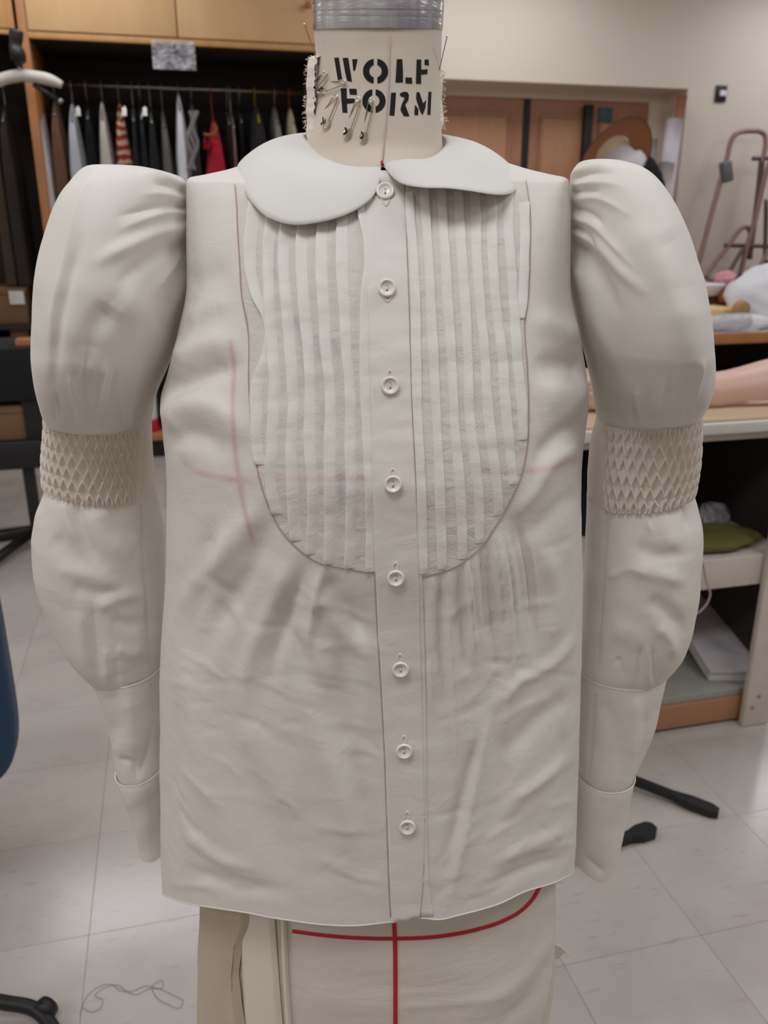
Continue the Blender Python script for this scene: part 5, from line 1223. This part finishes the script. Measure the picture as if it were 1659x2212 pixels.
SMR = [(1288, 909.222, 1509, 884, SY, .056, .056, 2.2), (1276, 955.333, 1508, 936.889, SY, .056, .056, 2.2), (1270, 1010.67, 1504, 992.222, SY, .056, .056, 2.2), (1268, 1080.76, 1495, 1049.4, SY, .055, .055, 2.2)]
SEAMR = [([(1298, 910), (1306, 1000), (1311, 1092)], 3.5, -2.0)]
sleeve('smocked_band', SMR, 150, 340, 90, M['smock'], SEAMR, ((.05, .0006),), 4, smock_fn(1312, 2400, 78, 6, True))
# -- lower sleeves
LOL = [(99, 1028, 336, 1059.48, SY, .052, .052, 2.2), (88, 1063.4, 342, 1081.07, SY, .058, .058, 2.2), (74, 1106.59, 348, 1118.36, SY, .062, .062, 2.2), (66, 1159.58, 354, 1169.4, SY, .064, .064, 2.2), (70, 1212.58, 356, 1218.47, SY, .064, .064, 2.2), (82, 1259.68, 357, 1263.61, SY, .062, .062, 2.2), (98, 1302.87, 357, 1304.83, SY, .060, .06, 2.2), (130, 1375.49, 357, 1373.53, SY, .054, .054, 2.2),
       (152, 1410.82, 356, 1404.93, SY, .050, .05, 2.2), (175, 1436.33, 355, 1426.52, SY, .046, .046, 2.2), (196, 1457.93, 354, 1442.22, SY, .041, .041, 2.2)]
FL3 = [([(160, 1086), (180, 1150), (205, 1200), (235, 1230)], 14, -4), ([(140, 1080), (150, 1130), (170, 1180)], 10, 3.5), ([(200, 1100), (230, 1160), (290, 1200)], 26, 5), ([(240, 1100), (270, 1140), (300, 1160)], 12, -2.5), ([(110, 1160), (160, 1200), (200, 1230)], 24, -3), ([(120, 1230), (190, 1240), (260, 1270)], 16, 2.5), ([(150, 1270), (220, 1285), (275, 1280)], 18, -4), ([(210, 1310), (260, 1290), (310, 1285)], 14, 3.5), ([(200, 1300), (205, 1380), (215, 1470)], 12, -3.5), ([(170, 1320), (182, 1400), (205, 1470)], 14, 3), ([(240, 1340), (280, 1350), (310, 1340)], 14, -2), ([(250, 1400), (290, 1410), (312, 1400)], 14, 2.5), ([(225, 1400), (230, 1440), (235, 1480)], 8, 2.5), ([(250, 1420), (252, 1450), (256, 1482)], 8, -2),
       ([(305, 1094), (312, 1200), (319, 1340), (327, 1470)], 4, -2.2), ([(325, 1150), (330, 1230), (335, 1300)], 12, -2.5), ([(335, 1300), (340, 1380), (345, 1450)], 10, 2)]
def sleeve_seam(o, P, pts, mat='seam', r=.0005):
    sf = Surf(*gm(P)); part('seam', tube(sf.pts(cspline(pts, 50), .0003), r, 6), M[mat], o)
lo_, Pq = sleeve('lower_sleeve', LOL, 170, 150, 60, M['blouse'], FL3, ((.08, .0016), (.035, .0007)), 5)
sleeve_seam(lo_, Pq, [(304, 1090), (312, 1200), (319, 1340), (326, 1464)], 'smock')
LOR = [(1268, 1076.07, 1495, 1049.67, SY, .052, .052, 2.2), (1268, 1102.47, 1508, 1083.62, SY, .058, .058, 2.2), (1266, 1140.17, 1518, 1123.2, SY, .062, .062, 2.2), (1265, 1177.87, 1520, 1162.79, SY, .064, .064, 2.2), (1263, 1234.43, 1515, 1220.29, SY, .064, .064, 2.2), (1260, 1290.98, 1508, 1281.55, SY, .062, .062, 2.2), (1255, 1347.54, 1500, 1338.11, SY, .058, .058, 2.2), (1250, 1394.66, 1481, 1392.78, SY, .052, .052, 2.2),
       (1247, 1422.94, 1458, 1426.71, SY, .047, .047, 2.2), (1246, 1443.67, 1437, 1449.33, SY, .042, .042, 2.2)]
FL4 = [([(1420, 1090), (1440, 1150), (1480, 1200)], 22, 3), ([(1470, 1080), (1480, 1110), (1490, 1150)], 7, -3), ([(1390, 1095), (1400, 1130), (1410, 1160)], 8, 2.5), ([(1370, 1180), (1430, 1200), (1500, 1190)], 18, -4), ([(1370, 1230), (1420, 1240), (1490, 1260)], 18, 4), ([(1310, 1250), (1370, 1228), (1400, 1240)], 12, 2.5), ([(1400, 1290), (1450, 1330), (1480, 1380)], 18, -4), ([(1420, 1350), (1450, 1390), (1460, 1430)], 14, 3.5), ([(1320, 1360), (1380, 1380), (1410, 1400)], 24, 3), ([(1385, 1400), (1382, 1440), (1384, 1484)], 6, -3), ([(1398, 1395), (1400, 1440), (1402, 1486)], 5, 3), ([(1412, 1400), (1415, 1440), (1416, 1486)], 5, -3), ([(1330, 1420), (1345, 1450), (1352, 1480)], 12, -2.5),
       ([(1311, 1095), (1305, 1200), (1296, 1320), (1286, 1480)], 4, -2.2), ([(1280, 1100), (1278, 1250), (1268, 1430)], 7, 2)]
lo_, Pq = sleeve('lower_sleeve', LOR, 170, 150, 60, M['blouse'], FL4, ((.08, .0016), (.035, .0007)), 6)
sleeve_seam(lo_, Pq, [(1311, 1096), (1305, 1200), (1296, 1320), (1285, 1470)], 'smock')
# -- fitted cuffs and their turned-back ends
CUL = [(195, 1446, 355, 1432, SY, .0425, .0425, 2.2), (214, 1494, 354, 1484, SY, .040, .04, 2.2), (229, 1539, 354, 1530, SY, .038, .038, 2.2), (240, 1594, 355, 1589, SY, .036, .036, 2.2), (253, 1660, 356, 1654, SY, .034, .034, 2.2), (264, 1704, 357, 1699, SY, .032, .032, 2.2)]
FL5 = [([(240, 1490), (250, 1560), (245, 1620)], 16, -3), ([(275, 1500), (285, 1580), (280, 1650)], 20, 3), ([(255, 1640), (285, 1650), (298, 1690)], 9, -4), ([(300, 1680), (320, 1630), (330, 1560)], 12, -3), ([(327, 1480), (334, 1510), (338, 1540)], 4, -2)]
lo_, Pq = sleeve('cuff', CUL, 110, 120, 50, M['blouse'], FL5, ((.07, .0012),), 7)
part('cuff_edge', tube(np.concatenate([Pq[1], Pq[1][:1]]), .0006, 6, False), M['hem'], lo_)
CUR = [(1246, 1441, 1438, 1447, SY, .0425, .0425, 2.2), (1247, 1490, 1430, 1494, SY, .040, .04, 2.2), (1247, 1540, 1420, 1544, SY, .038, .038, 2.2), (1247, 1600, 1400, 1602, SY, .036, .036, 2.2), (1246, 1672, 1368, 1672, SY, .034, .034, 2.2), (1246, 1705, 1362, 1705, SY, .032, .032, 2.2)]
FL6 = [([(1300, 1510), (1330, 1580), (1340, 1660)], 18, -2.5), ([(1370, 1500), (1370, 1580), (1355, 1680)], 16, 2.5), ([(1285, 1490), (1279, 1580), (1270, 1700)], 4, -2.2), ([(1400, 1540), (1385, 1620), (1362, 1690)], 10, -2)]
lo_, Pq = sleeve('cuff', CUR, 110, 120, 50, M['blouse'], FL6, ((.07, .0012),), 8)
part('cuff_edge', tube(np.concatenate([Pq[1], Pq[1][:1]]), .0006, 6, False), M['hem'], lo_)
sleeve_seam(lo_, Pq, [(1284, 1492), (1279, 1580), (1270, 1690)], 'smock')
TBL = [(249, 1653, 359, 1646, SY, .0400, .0375, 2.2), (253, 1663, 359, 1658, SY, .0405, .038, 2.2), (270, 1710, 360, 1708, SY, .0360, .034, 2.2), (290, 1770, 361, 1770, SY, .034, .032, 2.2), (306, 1814, 362, 1824, SY, .032, .03, 2.2)]
lo_, Pq = sleeve('turned_cuff', TBL, 60, 100, 50, M['blouse'], [([(270, 1720), (300, 1780), (310, 1840)], 16, 2.5), ([(330, 1700), (335, 1780), (340, 1850)], 14, -2.5)], ((.06, .0009),), 9)
part('cuff_edge', tube(np.concatenate([Pq[0], Pq[0][:1]]), .0007, 6, False), M['hem'], lo_)
TBR = [(1240, 1664, 1372, 1664, SY, .0395, .038, 2.2), (1238, 1672, 1370, 1672, SY, .0400, .038, 2.2), (1236, 1736, 1356, 1738, SY, .037, .034, 2.2), (1234, 1798, 1343, 1806, SY, .036, .032, 2.2), (1232, 1842, 1330, 1876, SY, .035, .03, 2.2)]
lo_, Pq = sleeve('turned_cuff', TBR, 60, 100, 50, M['blouse'], [([(1262, 1850), (1280, 1868), (1310, 1888)], 9, -4), ([(1300, 1730), (1290, 1800), (1280, 1850)], 20, 2.5)], ((.06, .0009),), 10)
part('cuff_edge', tube(np.concatenate([Pq[0], Pq[0][:1]]), .0007, 6, False), M['hem'], lo_)
